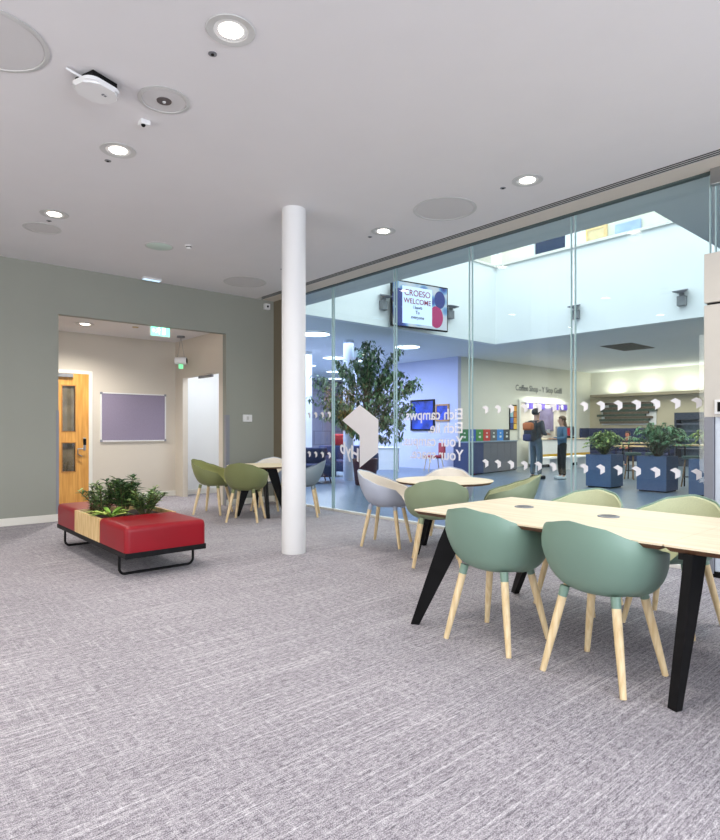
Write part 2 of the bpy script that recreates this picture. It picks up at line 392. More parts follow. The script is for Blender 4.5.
# thin sheet, its colour painted dim to stand in for a room behind the panels
slab('wall_beyond_door', (2.14, 10.805, 0), (3.13, 10.809, 2.22), mat('dim_painted_backing', (132, 112, 88), .8, noise=.5, scale=4), 'backing sheet painted as a dim brown room behind the oak door glass', 'wall')
# corridor door leaf stub and door head in the alcove doorway
obj('closer_arm', box(BM(), (4.66, 9.25, 2.16), (4.70, 9.75, 2.20), .003), M_grey, bpy.data.objects['wall_alcove_right'])

# ------------------------------------------------------------ SETTING : the hall behind the glass
slab('floor_hall', (XG, -4.1, -.12), (22.4, 21.6, -.001), M_hfloor, 'glossy blue grey floor of the hall behind the glass', 'floor')
bm = BM()
for a, b in (((XG+.02, -4.1), (6.25, 21.6)), ((6.25, -4.1), (12.95, 2.6)), ((6.25, 9.5), (12.95, 21.6)), ((12.95, -4.1), (22.4, 21.6))): box(bm, (a[0], a[1], H), (b[0], b[1], H+.12))
struct('ceiling_hall', bm, M_hallceil, False, 'ceiling of the hall around the open void', 'ceiling')
bm = BM(); box(bm, (12.8, 2.6, H), (12.95, 9.5, 5.53)); box(bm, (6.25, 9.35, H), (12.8, 9.5, 5.53)); box(bm, (6.1, 2.45, H+.12), (6.25, 9.5, 8.4)); box(bm, (6.25, 2.45, H+.12), (12.95, 2.6, 8.4))

struct('wall_void', bm, M_hallwhite, False, 'bright white fascia walls around the open void', 'wall')
bm = BM()
box(bm, (12.74, 2.6, 5.50), (12.98, 9.54, 5.56)); box(bm, (6.25, 9.31, 5.50), (12.74, 9.54, 5.56))
struct('trim_8', bm, M_gloss, False, 'white ledge capping the fascia around the void', 'trim')
bm = BM()
for a, b in ((8.42, 8.20), (7.37, 6.92), (9.5, 9.25)): box(bm, (12.82, b, 5.56), (12.94, a, 7.4))
box(bm, (12.82, 2.6, 7.4), (12.94, 9.5, 8.4)); box(bm, (6.25, 9.37, 7.4), (12.82, 9.49, 8.4)); box(bm, (12.82, 7.37, 6.35), (12.94, 8.2, 7.4))
struct('wall_upper', bm, M_hallwhite, False, 'white upper storey piers around the void', 'wall')
wu = obj('window_8', box(BM(), (12.84, 7.39, 5.60), (12.90, 8.18, 6.33), .005), mat('dark_blue_window', (40, 56, 84), .2, noise=.1)); wu['kind'] = 'structure'; wu['label'] = 'dark blue window on the upper storey'; wu['category'] = 'window'
bm = BM(); box(bm, (16.0, 1.0, 4.6), (16.12, 14.5, 8.4)); box(bm, (6.25, 14.4, 4.6), (16.0, 14.5, 8.4)); box(bm, (12.95, 1.0, 4.6), (16.0, 1.1, 8.4))
struct('wall_gallery', bm, mat('gallery_wall', (212, 214, 208), .8, noise=.02), False, 'pale back wall of the upper gallery', 'wall')
bm = BM(); box(bm, (12.95, 1.0, 4.5), (16.12, 14.5, 4.6)); box(bm, (6.1, 9.5, 4.5), (12.95, 14.5, 4.6)); struct('floor_gallery', bm, M_hallceil, False, 'floor of the upper gallery', 'floor')
bm = BM(); box(bm, (6.0, .9, 8.4), (16.2, 14.6, 8.5)); struct('ceiling_roof', bm, M_hallwhite, False, 'white roof above the void', 'ceiling')
light('gallery_light', 'AREA', (14.5, 7.5, 8.3), 260, (1, .97, .88), 2.5, 8)
light('gallery_light_left', 'AREA', (10, 12, 8.3), 160, (1, .97, .88), 5, 3)
# glass balustrade and pictures on the gallery
bl = thing('glass_balustrade', 'clear glass balustrade along the upper gallery edge', 'balustrade', (12.88, 4.7, 5.56))
obj('glass_sheet', box(BM(), (-.006, -2.0, 0), (.006, 2.15, .62)), M_pane, bl)
obj('handrail', tube(BM(), [(0, -2.0, .65), (0, 2.15, .65)], .022), M_steel, bl, True)
pf = thing('framed_board', 'pale wooden framed board on the upper gallery wall', 'board', (15.96, 8.22, 6.62))
obj('board', box(BM(), (-.01, -.24, -.3), (.02, .24, .3)), mat('cork_cream', (218, 200, 160), .8, noise=.15, scale=12), pf)
fb = BM()
for a, b in (((-.32, -.38), (-.24, .38)), ((.24, -.38), (.32, .38)), ((-.24, .3), (.24, .38)), ((-.24, -.38), (.24, -.3))): box(fb, (-.03, a[0], a[1]), (.03, b[0], b[1]))
obj('frame', fb, M_ply, pf)
bs = thing('blue_screen', 'pale blue noticeboard hanging on the upper gallery wall right of the wooden board', 'board', (15.96, 7.32, 6.6))
obj('panel', box(BM(), (-.02, -.35, -.3), (.02, .35, .3), .005), mat('pale_blue_board', (150, 176, 226), .6, noise=.25, scale=3), bs)

bm = BM(); box(bm, (14.2, 11.65, 0), (22.4, 11.8, H)); struct('wall_coffee', bm, M_cream, False, 'cream wall of the coffee shop with the service hatch', 'wall')
slab('wall_lilac', (14.05, 11.65, 0), (14.2, 17.0, H), M_purple, 'lilac lit wall behind the tree', 'wall')
slab('wall_tiled', (XG, 21.3, 0), (22.4, 21.45, H), M_tile, 'grey slate tiled wall at the far end of the hall', 'wall')
slab('wall_end', (22.2, -4.1, 0), (22.35, 21.6, H), M_cream, 'cream end wall of the coffee shop', 'wall')
slab('wall_hall_rear', (XG, -4.25, 0), (22.4, -4.1, H), M_cream)
bm = BM(); box(bm, (21.65, 2.0, 2.50), (22.2, 11.4, 2.60)); struct('trim_9', bm, mat('shelf_taupe', (150, 140, 118), .7, noise=.03), False, 'long lighting shelf on the coffee shop end wall', 'trim')
bm = BM(); box(bm, (22.12, 2.0, 0), (22.2, 11.65, 2.50)); struct('wall_recess', bm, mat('recess_beige', (196, 186, 160), .8, noise=.02), False, 'beige wall below the lighting shelf', 'wall')
for y in (10.6, 9.35, 8.1, 6.8): light('shelf_uplight', 'AREA', (21.9, y, 2.63), 9, (1, .97, .82), .3, .5, (PI, 0, 0))
bm = BM(); box(bm, (9.7, 13.7, 0), (10.05, 14.1, H), .01); struct('wall_pier', bm, M_hallwhite, False, 'white pier behind the navy sofas', 'wall')
hc = obj('column_hall', lathe(BM(), [(.13, 0), (.13, H)], 32), mat('pale_blue_column', (206, 214, 230), .6, noise=.01), None, True, (9.45, 11.35, 0)); hc['kind'] = 'structure'; hc['label'] = 'round pale blue column behind the tree'; hc['category'] = 'column'; hc.name = 'trim_10'

# ------------------------------------------------------------ CEILING FITTINGS
def downlight(x, y, label, z=H, power=84, group='recessed ceiling downlights'):
    t = thing('downlight', label, 'ceiling light', (x, y, z), 0, group)
    obj('trim_ring', lathe(BM(), [(.132, .0), (.138, -.004), (.134, -.008), (.098, -.006), (.094, -.001)], 40, close=False), M_plasticg, t, True)
    obj('reflector', lathe(BM(), [(.095, -.004), (.08, -.0035), (.066, -.003)], 40, close=False), M_plastic, t, True)
    obj('lamp_lens', lathe(BM(), [(.068, -.003), (.065, -.006), (.02, -.0075)], 40), M_lens, t, True)
    light('lamp', 'SPOT', (0, 0, -.03), power, (1, .955, .88), .08, parent=t, spot=150, blend=.9)
    return t
downlight(1.62, 2.98, 'large glowing recessed downlight nearest the camera at the top of the photo')
downlight(1.63, 4.85, 'glowing recessed downlight between the wireless unit and the alcove wall')
downlight(1.61, 6.72, 'glowing recessed downlight close to the sage wall on the left')
downlight(4.61, 3.02, 'glowing recessed downlight right of the big grille disc')
downlight(4.56, 4.86, 'glowing recessed downlight just right of the white column')
downlight(4.6, 6.72, 'glowing recessed downlight hidden behind the white column')
for x, y, lb in ((-.6, 6.72, 'recessed downlight beyond the left edge, near the sage wall'), (-.6, 4.85, 'recessed downlight beyond the left edge, level with the column'), (-.6, 2.98, 'recessed downlight left of the camera'), (1.62, 1.0, 'recessed downlight above the camera'), (4.6, 1.0, 'recessed downlight above the door portal end of the long table'), (-.6, 1.0, 'recessed downlight behind and left of the camera')):
    downlight(x, y, lb)
dl = downlight(2.8, 9.85, 'glowing downlight in the alcove ceiling above the oak door', 2.92, 270)
t = thing('grille_disc', 'large round grey ceiling speaker grille cut by the left edge of the photo', 'speaker', (.595, 3.96, H), 0, 'big round ceiling grilles')
def grille(t, r):
    obj('trim_ring', lathe(BM(), [(r, 0), (r+.004, -.006), (r-.02, -.009), (r-.024, -.002)], 56, close=False), M_plasticg, t, True)
    obj('grille', lathe(BM(), [(r-.022, -.002), (r-.03, -.006), (.02, -.007)], 56), M_speaker, t)
grille(t, .318)
dup(t, (4.58, 3.97, H), 0, 'large round grey ceiling grille near the air slot', 'big round ceiling grilles')
dup(t, (4.54, 7.91, H), 0, 'large round grey ceiling grille near the corner, left of the column', 'big round ceiling grilles')
t = thing('speaker_disc', 'small round ceiling disc close to the sage wall on the left', 'speaker', (1.62, 7.28, H), 0, 'small round ceiling discs'); grille(t, .19)
t2 = thing('smoke_vent_disc', 'small pale green round disc on the ceiling in front of the alcove', 'ceiling disc', (2.86, 7.05, H))
obj('disc', lathe(BM(), [(.15, 0), (.15, -.01), (.13, -.016), (.02, -.018)], 40), mat('pale_green_diffuser', (196, 214, 204), .5, noise=.01), t2, True)
obj('trim_ring', lathe(BM(), [(.165, 0), (.168, -.006), (.15, -.008)], 40, close=False), M_plasticg, t2, True)
t3 = thing('ceiling_speaker', 'round ceiling speaker with a dark centre cone right of the wireless unit', 'speaker', (1.62, 3.91, H)); grille(t3, .168)
obj('cone', lathe(BM(), [(.05, -.006), (.048, -.011), (.02, -.013)], 28), mat('dark_taupe', (86, 78, 78), .5, noise=.05), t3, True)
obj('cone_cap', ball(BM(), (0, 0, -.013), .012), M_plasticg, t3, True)
ap = thing('wireless_access_point', 'white rounded wireless unit hanging just under the ceiling', 'wireless unit', (1.2, 3.98, H), math.radians(20))
apb = round_corner_slab(BM(), -.125, .125, -.11, .11, -.082, -.045, .07, 8); bmesh.ops.bevel(apb, geom=[e for e in apb.edges if abs(e.verts[0].co.z+.082) < 1e-4 and abs(e.verts[1].co.z+.082) < 1e-4], offset=.015, segments=4, affect='EDGES'); obj('body', apb, M_plastic, ap, True)
obj('mounting_bracket', box(BM(), (-.09, -.09, -.046), (.09, .09, 0), .004), M_dark, ap)
obj('cable_stub', tube(BM(), [(-.10, .0, -.03), (-.15, .02, -.02), (-.19, .03, -.012)], .008), M_plastic, ap, True)
obj('indicator_marks', box(box(BM(), (.02, -.04, -.0865), (.032, -.02, -.085)), (.04, -.035, -.0865), (.052, -.02, -.085)), M_guard, ap)
se = thing('motion_sensor', 'small white square sensor with a dark eye on the ceiling below the speaker', 'sensor', (1.62, 4.27, H))
obj('housing', box(BM(), (-.035, -.035, -.035), (.035, .035, 0), .006), M_plastic, se)
obj('eye', ball(BM(), (-.01, -.01, -.036), .016), M_dark, se, True)
def sprinkler(x, y, label):
    t = thing('sprinkler_head', label, 'sprinkler', (x, y, H), 0, 'small flush sprinkler heads')
    obj('rim', lathe(BM(), [(.026, 0), (.026, -.003), (.012, -.004)], 20), M_grey, t, True); obj('bulb', lathe(BM(), [(.010, -.003), (.010, -.008)], 12), M_dark, t, True)
sprinkler(1.64, 3.24, 'tiny flush sprinkler head beside the nearest downlight')
sprinkler(1.63, 5.1, 'tiny flush sprinkler head beside the middle left downlight')
sprinkler(1.62, 6.98, 'tiny flush sprinkler head beside the downlight near the sage wall')
sprinkler(4.59, 3.27, 'tiny flush sprinkler head left of the right hand downlight')
sprinkler(4.58, 5.11, 'tiny flush sprinkler head left of the downlight by the column')
sprinkler(4.57, 6.94, 'tiny flush sprinkler head just left of the column top')
sd = thing('smoke_detector', 'small cream smoke detector with a dark band on the ceiling before the alcove', 'smoke detector', (3.13, 6.81, H))
obj('base', lathe(BM(), [(.05, 0), (.05, -.012)], 24), M_plastic, sd, True); obj('chamber', lathe(BM(), [(.036, -.012), (.03, -.022)], 24), M_dark, sd, True); obj('cap', lathe(BM(), [(.034, -.022), (.028, -.036)], 24), M_plastic, sd, True)
# exit light on the ceiling near the wall, exit sign at the opening
er = thing('recessed_emergency_light', 'small glowing bluish emergency light on the ceiling against the sage wall', 'emergency light', (3.38, 8.62, H))
obj('housing', box(BM(), (-.14, -.045, -.03), (.14, .045, 0), .004), M_plastic, er)
obj('diffuser', box(BM(), (-.125, -.035, -.036), (.125, .035, -.03)), mat('blue_glow', (190, 220, 240), .4, emit=1.2), er)
ex = thing('exit_sign', 'illuminated green running man exit sign hanging in the alcove opening', 'exit sign', (3.66, 9.0, 2.795))
obj('housing', box(BM(), (-.16, -.02, -.09), (.16, .02, .11), .004), M_plastic, ex)
obj('sign_panel', box(BM(), (-.148, -.026, -.078), (.148, -.02, .085)), mat('exit_glow', (150, 245, 215), .4, emit=1.4), ex)
mm = mat('exit_white', (250, 255, 250), .4, emit=1.5)
db = BM(); box(db, (.03, -.03, -.055), (.075, -.027, .05)); obj('door_pictogram', db, mm, ex)
rb = BM(); ball(rb, (-.02, -.029, .052), .011, (1, .2, 1), 10)
for a, b in (((-.03, .035), (-.045, -.005)), ((-.03, .03), (-.002, .012)), ((-.03, .032), (-.062, .02)), ((-.045, -.005), (-.015, -.02)), ((-.015, -.02), (-.02, -.055)), ((-.045, -.005), (-.075, -.04))): tube(rb, [(a[0], -.029, a[1]), (b[0], -.029, b[1])], .006, 6)
obj('running_figure', rb, mm, ex)
prism(ab := BM(), [(-.135, -.03, 0), (-.105, -.03, .03), (-.105, -.03, .012), (-.085, -.03, .012), (-.085, -.03, -.012), (-.105, -.03, -.012), (-.105, -.03, -.03)], (0, .004, 0)); obj('arrow', ab, mm, ex)
cv = thing('wall_camera', 'small white camera in the top corner of the sage wall', 'camera', (5.46, YW-.035, 3.385))
obj('body', box(BM(), (-.05, -.03, -.05), (.05, .035, .05), .006), M_plastic, cv); obj('lens', ball(BM(), (0, -.03, 0), .02), M_dark, cv, True)
sw = thing('thermostat', 'white wall control plate on the sage wall right of the alcove', 'control plate', (5.09, YW-.012, 1.45))
obj('plate', box(BM(), (-.085, -.012, -.06), (.085, .012, .06), .004), M_plastic, sw); obj('button', box(BM(), (-.02, -.016, -.03), (.02, -.012, .03)), M_plasticg, sw)
# suspended twin emergency lamp in the alcove
eh = thing('suspended_spotlight', 'white cylinder emergency spotlight hanging on wires in the alcove', 'spotlight', (4.45, 10.0, 2.48), math.radians(-35))
cy = Matrix.Rotation(PI/2, 4, 'Y')
obj('cylinder', lathe(BM(), [(.062, -.10), (.066, -.09), (.066, .09), (.062, .10)], 28, M=cy), M_plastic, eh, True)
obj('lens', lathe(BM(), [(.052, .101), (.047, .106)], 28, M=cy), M_dark, eh, True)
obj('wire', tube(tube(BM(), [(-.06, 0, .06), (0, 0, .43)], .003, 6), [(.06, 0, .06), (.0, 0, .43)], .003, 6), M_grey, eh)
obj('ceiling_rose', lathe(BM(), [(.07, .41), (.07, .44)], 24), M_grey, eh, True)
obj('green_indicator', box(BM(), (-.035, -.03, -.14), (.035, .03, -.066), .005), mat('green_glow', (120, 225, 160), .5, emit=.9), eh)
for x, y, s in ((3.5, 9.6, 'left'), (3.85, 9.75, 'right')):
    t = thing('alcove_sensor', 'small round brass sensor on the alcove ceiling, %s one of the two' % s, 'sensor', (x, y, 2.92), 0, 'alcove ceiling sensors'); obj('disc', lathe(BM(), [(.05, 0), (.045, -.012)], 20), mat('brass', (190, 170, 130), .4, .6, noise=.03), t, True)
# notice board
nb = thing('notice_board', 'purple fabric notice board in a silver frame on the alcove wall', 'notice board', (3.913, 10.80, 1.48))
obj('fabric_panel', box(BM(), (-.57, -.012, -.415), (.57, .008, .415)), mat('purple_felt', (140, 131, 152), .95, noise=.05, scale=120), nb)
fb = BM()
for a, b in (((-.59, -.435), (-.57, .435)), ((.57, -.435), (.59, .435)), ((-.57, .415), (.57, .435)), ((-.57, -.435), (.57, -.415))): box(fb, (a[0], -.022, a[1]), (b[0], .008, b[1]))
obj('frame', fb, M_plastic, nb)
for sx in (-1, 1):
    for sz in (-1, 1): obj('corner_cap', box(BM(), (sx*.575-.02, -.025, sz*.42-.02), (sx*.575+.02, .006, sz*.42+.02), .004), M_guard, nb)

# ------------------------------------------------------------ CHAIRS
def rim(th):     # th = 0 front (+x) .. pi back
    a = abs(th)
    pts = [(0, .452), (.42, .462), (.66, .55), (.95, .625), (1.5, .668), (2.05, .73), (2.55, .79), (PI, .815)]
    for (a0, h0), (a1, h1) in zip(pts, pts[1:]):
        if a <= a1:
            t = (a-a0)/(a1-a0); t = t*t*(3-2*t)*.5 + t*.5; return h0+(h1-h0)*t
    return .812
def shell_grid(bm, off, z0, n=48, K=11, lift=0):
    R = []
    for k in range(K+1):
        t = k/K; ring = []
        for i in range(n):
            th = 2*PI*i/n; a = th if th <= PI else th-2*PI
            h = rim(a) + lift; c = math.cos(a); s_ = math.sin(a)
            rx = .262 if c > 0 else .283; ry = .303
            R0 = (abs(c/rx)**2.3 + abs(s_/ry)**2.3)**(-1/2.3) - off
            u = math.sin(t*PI/2)**.64; w_ = (1-math.cos(t*PI/2))
            if h > .5: w_ = w_**(1.0 + .35*(h-.5))
            r = R0*u; z = z0 + (h-z0)*w_
            if c > 0: z = z0 + (h-z0)*(w_**1.3)
            # the back leans a little
            x = c*r; y = s_*r
            lean = max(0, -c)*max(0, z-.55)*.16
            pinch = 1 - .22*max(0, (z-.64)/.17)**1.4*abs(s_)**.5 if z > .64 else 1
            ring.append(bm.verts.new((x-lean, y*pinch, z)))
        R.append(ring)
    return R
def bridge(bm, R):
    n = len(R[0])
    for k in range(len(R)-1):
        for i in range(n):
            try: bm.faces.new([R[k][i], R[k][(i+1) % n], R[k+1][(i+1) % n], R[k+1][i]])
            except ValueError: pass
def shell_bm(o0, z0, o1, z1, l0=0, l1=0):
    bm = BM(); A = shell_grid(bm, o0, z0, lift=l0); B = shell_grid(bm, o1, z1, lift=l1)
    bridge(bm, A); bridge(bm, B); bridge(bm, [A[-1], B[-1]])
    bmesh.ops.remove_doubles(bm, verts=bm.verts[:], dist=1e-5)
    return bm
def make_chair(shell, pad, label, group):
    t = thing('tub_chair', label, 'chair', (0, 0, 0), 0, group)
    s = obj('shell', shell_bm(0, .418, .009, .427), shell, t, True)
    p = obj('seat_pad', shell_bm(.0095, .4275, .024, .450, -.012, -.018), pad, t, True)
    for sx, sy in ((1, 1), (1, -1), (-1, 1), (-1, -1)):
        a = Vector((sx*.135, sy*.135, .445)); b = Vector((sx*.215, sy*.215, 0.001))
        c1 = a.lerp(b, .12)
        l = obj('leg', tube(BM(), [c1, a.lerp(b, .5), b], [.0222, .021, .0152], 14), M_ash, t, True)
        obj('leg_collar', tube(BM(), [a, c1], [.0245, .0226], 14), shell, l, True)
    return t
sage = mat('sage_polypropylene', (124, 152, 136), .42, noise=.01, scale=3)
sagein = mat('sage_fabric', (196, 200, 164), .9, noise=.05, scale=120)
olive = mat('olive_polypropylene', (124, 130, 84), .5, noise=.02, scale=3)
olivein = mat('olive_fabric', (150, 152, 96), .9, noise=.05, scale=120)
moss = mat('moss_polypropylene', (138, 152, 122), .5, noise=.01, scale=3)
white_s = mat('pale_grey_polypropylene', (176, 182, 198), .45, noise=.01, scale=3)
white_i = mat('cream_fabric', (226, 218, 206), .9, noise=.03, scale=120)
blue_s = mat('blue_grey_polypropylene', (128, 142, 150), .45, noise=.01, scale=3)
G1, G2, G3 = 'tub chairs around the long table', 'tub chairs around the middle round table', 'tub chairs around the round table near the corner'
def ang(dx, dy): return math.atan2(dy, dx)
c = make_chair(sage, sagein, 'sage green tub chair nearest the camera, tucked at the right of the long table front', G1)
c.location = (2.93, 1.47, 0); c.rotation_euler.z = math.radians(-2)
dup(c, (2.93, 2.13, 0), math.radians(3), 'sage green tub chair at the front of the long table, beside its slanted left leg', G1)
dup(c, (3.95, 2.17, 0), PI+.03, 'pale green tub chair across the long table, left of the two far ones', G1)
dup(c, (4.0, 1.55, 0), PI-.05, 'pale green tub chair across the long table nearest the white door portal', G1)
b = make_chair(blue_s, mat('blue_grey_fabric', (120, 132, 160), .9, noise=.04, scale=100), 'blue grey tub chair at the long table cut by the right edge', G1)
b.location = (2.93, .50, 0)
wc = make_chair(white_s, white_i, 'pale grey tub chair with cream lining between column and middle round table', G2)
wc.location = (4.44, 4.68, 0); wc.rotation_euler.z = math.radians(-62)
dup(wc, (5.14, 4.42, 0), ang(-.6, -.42), 'pale grey tub chair behind the middle round table, against the glass', G2)
mc = make_chair(moss, sagein, 'moss green tub chair seen from behind at the middle round table', G2)
mc.location = (4.15, 3.70, 0); mc.rotation_euler.z = math.radians(44)
dup(mc, (4.99, 3.50, 0), ang(-.45, .6), 'moss green tub chair seen side on, right of the middle round table', G2)
oc = make_chair(olive, olivein, 'olive tub chair standing nearest the alcove opening', G3)
oc.location = (4.12, 8.12, 0); oc.rotation_euler.z = math.radians(-52)
dup(oc, (4.14, 7.18, 0), math.radians(44), 'olive tub chair seen from behind, left of the white column', G3)
dup(wc, (4.98, 7.95, 0), ang(-.5, -.45), 'pale grey tub chair behind the corner round table', G3)
bc = dup(b, (5.02, 7.05, 0), ang(-.5, .42), 'blue grey tub chair peeking out right of the white column', G3)

# ------------------------------------------------------------ TABLES
def plank_leg(bot, top, w0, w1, dirw, th=.04):
    bot, top, d = Vector(bot), Vector(top), Vector(dirw).normalized()
    n = (top-bot).cross(d).normalized()*th
    poly = [bot-d*w0/2, bot+d*w0/2, bot.lerp(top, .78)+d*w1*.5, top+d*w1*.5, top-d*w1/2]
    return prism(BM(), [p-n/2 for p in poly], n)
T = thing('long_table', 'long birch topped meeting table with black slanted plank legs', 'table', (0, 0, 0))
for y0, y1 in ((1.116, 2.665), (-.45, 1.114)):
    tp = obj('tabletop', round_corner_slab(BM(), 2.77, 3.85, y0, y1, .726, .735, .012), M_top, T)
    obj('edge_band', round_corner_slab(BM(), 2.77, 3.85, y0, y1, .704, .726, .012, inset=.02), M_edge, tp)
for x, s in ((2.79, -1), (3.83, 1)):
    # end legs splay outwards towards the corners, the shared middle legs stand nearly upright
    obj('leg', plank_leg((x+s*.03, 2.64, 0), (x-s*.05, 2.33, .704), .055, .15, (s*.55, 1, 0)), M_black, T)
    obj('leg', plank_leg((x+s*.0, 1.07, 0), (x-s*.03, .995, .704), .038, .09, (1, .3*s, 0), .045), M_black, T)
    obj('leg', plank_leg((x+s*.03, -.42, 0), (x-s*.05, -.12, .704), .055, .15, (s*.55, -1, 0)), M_black, T)
obj('under_rail', box(box(BM(), (2.92, 2.2, .655), (3.70, 2.26, .704)), (2.88, 1.03, .655), (3.74, 1.09, .704)), M_black, T)
for y in (2.26, 1.68):
    g = obj('power_grommet', lathe(BM(), [(.062, 0), (.062, .004), (.054, .006)], 32, (3.41, y, .735)), M_grey, T, True)
    obj('socket_face', lathe(BM(), [(.046, .006), (.044, .0075)], 28, (3.41, y, .735)), mat('dark_grommet', (84, 84, 88), .5, noise=.1), g, True)
def round_table(x, y, label, rz):
    t = thing('round_table', label, 'table', (x, y, 0), rz, 'round birch tables')
    tp = obj('tabletop', lathe(BM(), [(.495, .727), (.50, .729), (.50, .733), (.498, .735)], 64), M_top, t, True)
    obj('edge_band', lathe(BM(), [(.475, .706), (.497, .727)], 64), M_edge, tp, True)
    for k in range(4):
        a = PI/2*k+PI/4; u = Vector((math.cos(a), math.sin(a), 0))
        obj('leg', plank_leg(u*.36, u*.14+Vector((0, 0, .706)), .055, .15, u), M_black, t)
    obj('hub', lathe(BM(), [(.16, .690), (.16, .706)], 24), M_black, t, True)
    return t
rt = round_table(4.64, 4.03, 'round birch topped table in front of the glass with reversed lettering', .59)
dup(rt, (4.58, 7.50, 0), .5, 'round birch topped table in the corner behind the white column', 'round birch tables')

# ------------------------------------------------------------ RED BENCH WITH PLANTER
B = thing('planter_bench', 'red leather bench with a plywood planter box on black sled legs', 'bench', (2.08, 6.005, 0))
hx, y0, y1, pa, pb = .36, -1.06, 1.06, -.40, .38
def cushion(a, b):
    bm = box(BM(), (-hx, a, .225), (hx, b, .445))
    es = [e for e in bm.edges if max(v.co.z for v in e.verts) > .4 and not (abs(e.verts[0].co.y-e.verts[1].co.y) < 1e-4 and abs(e.verts[0].co.y-(a if abs(a) < abs(b) else b)) < 1e-3)]
    es += [e for e in bm.edges if abs(e.verts[0].co.z-e.verts[1].co.z) > .1 and abs(e.verts[0].co.y-(b if abs(b) > abs(a) else a)) < 1e-3 and e not in es]
    bmesh.ops.bevel(bm, geom=es, offset=.05, segments=6, affect='EDGES', profile=.6); return bm
obj('cushion', cushion(y0, pa), M_leather, B, True); obj('cushion', cushion(pb, y1), M_leather, B, True)
pl = BM(); t_ = .022
for a, b in (((-hx-.004, pa+.003), (-hx+t_, pb-.003)), ((hx-t_, pa+.003), (hx+.004, pb-.003)), ((-hx+t_, pa+.003), (hx-t_, pa+t_)), ((-hx+t_, pb-t_), (hx-t_, pb-.003))): box(pl, (a[0], a[1], .225), (b[0], b[1], .442))
obj('planter_box', pl, M_ply, B)
obj('soil', box(BM(), (-hx+t_, pa+t_, .225), (hx-t_, pb-t_, .40)), M_soil, B)
fb = box(BM(), (-hx, y0, .178), (hx, y1, .224), .003); obj('base_frame', fb, M_black, B)
def sled(y):
    x = .335; r = .05; pts = [(-x, y, .18), (-x, y, .06)]
    for k in range(1, 6): a = PI/2*k/5; pts.append((-x+r-r*math.cos(a), y, .012+r-r*math.sin(a)))
    pts2 = [(-p[0], p[1], p[2]) for p in reversed(pts)]
    return tube(BM(), pts+pts2, .0115, 10)
for y in (y0+.22, y1-.22): obj('leg', sled(y), M_black, B, True)

# ------------------------------------------------------------ LEAVES AND PLANTS
def leaf(bm, p, d, up, L, W, mi=0, fold=.18, droop=.15):
    d = d.normalized(); s = d.cross(up)
    if s.length < .01: s = d.cross(Vector((1, 0, 0)))
    s.normalize(); n = s.cross(d)
    pts = []
    for t, w_ in ((0, .06), (.3, .85), (.62, .9), (1, .02)):
        c0 = p + d*L*t - Vector((0, 0, 1))*droop*L*t*t
        pts.append((c0 + s*W*w_/2 + n*W*fold*w_, c0, c0 - s*W*w_/2 + n*W*fold*w_))
    V = [[bm.verts.new(q) for q in r] for r in pts]
    for k in range(3):
        for j in range(2):
            f = bm.faces.new([V[k][j], V[k][j+1], V[k+1][j+1], V[k+1][j]]); f.material_index = mi
def rv(): return Vector((random.uniform(-1, 1), random.uniform(-1, 1), random.uniform(-1, 1)))
def leafmat(name, rgb):
    m = mat(name, rgb, .5, noise=.3, scale=14); return m
G_d = leafmat('dark_leaf', (56, 82, 48)); G_m = leafmat('mid_leaf', (92, 124, 66)); G_l = leafmat('light_leaf', (140, 164, 100)); G_y = leafmat('yellow_leaf', (190, 205, 110))
M_stem = mat('green_stem', (90, 84, 52), .7, noise=.1)
def bush(name, label, loc, stems, h, spread, L, W, per, mats, lean=(0, 0), group=None):
    t = thing(name, label, 'plant', loc, 0, group); fb, sb = BM(), BM()
    for k in range(stems):
        a = 2*PI*k/stems + random.uniform(-.4, .4); out = spread*random.uniform(.2, 1)
        top = Vector((math.cos(a)*out+lean[0], math.sin(a)*out+lean[1], h*random.uniform(.65, 1.0)*(1-.25*out/spread)))
        base = Vector((math.cos(a)*.03, math.sin(a)*.03, 0)); mid = base.lerp(top, .5)+Vector((0, 0, .06*h))
        path = [base.lerp(mid, i/3) if i < 3 else mid.lerp(top, (i-3)/3) for i in range(7)]
        tube(sb, path, [.005]*6+[.002], 5)
        for j in range(per):
            u = .25+.75*j/per; i = min(5, int(u*6)); p = path[i].lerp(path[i+1], u*6-i)
            b_ = 2.4*j; d = Vector((math.cos(b_), math.sin(b_), random.uniform(.1, .9)))
            leaf(fb, p, d, Vector((0, 0, 1)), L*random.uniform(.7, 1.1), W*random.uniform(.8, 1.1), random.randrange(len(mats)))
    obj('stem', sb, M_stem, t); obj('foliage', fb, mats, t); return t
GP = 'plants in the bench planter'
bush('bushy_plant', 'dark small leaved plant at the left of the bench planter', (1.93, 6.20, .39), 18, .40, .24, .075, .027, 30, [G_m, G_d, G_l], group=GP)
bush('broad_leaf_plant', 'tallest dark green plant in the middle of the bench planter', (2.06, 5.98, .39), 18, .46, .19, .11, .036, 26, [G_m, G_d, G_d], group=GP)
bush('bushy_plant', 'spreading mid green plant at the right of the bench planter', (2.22, 5.84, .39), 24, .33, .29, .07, .028, 30, [G_m, G_l, G_d], group=GP)
sp = thing('spider_plant', 'striped yellow green spider plant at the front of the bench planter', 'plant', (1.87, 5.76, .42), 0, GP)
fb = BM()
for k in range(22):
    a = random.uniform(0, 2*PI); leaf(fb, Vector((0, 0, 0)), Vector((math.cos(a), math.sin(a), random.uniform(.45, 1.0))), Vector((0, 0, 1)), random.uniform(.22, .34), .05, k % 2, .15, .4)
obj('foliage', fb, [G_y, leafmat('bright_leaf', (120, 160, 60))], sp)
bush('bushy_plant', 'low reddish brown plant at the far left of the bench planter', (1.88, 6.31, .39), 8, .12, .10, .05, .022, 12, [leafmat('rust_leaf', (112, 70, 52)), G_m], group=GP)

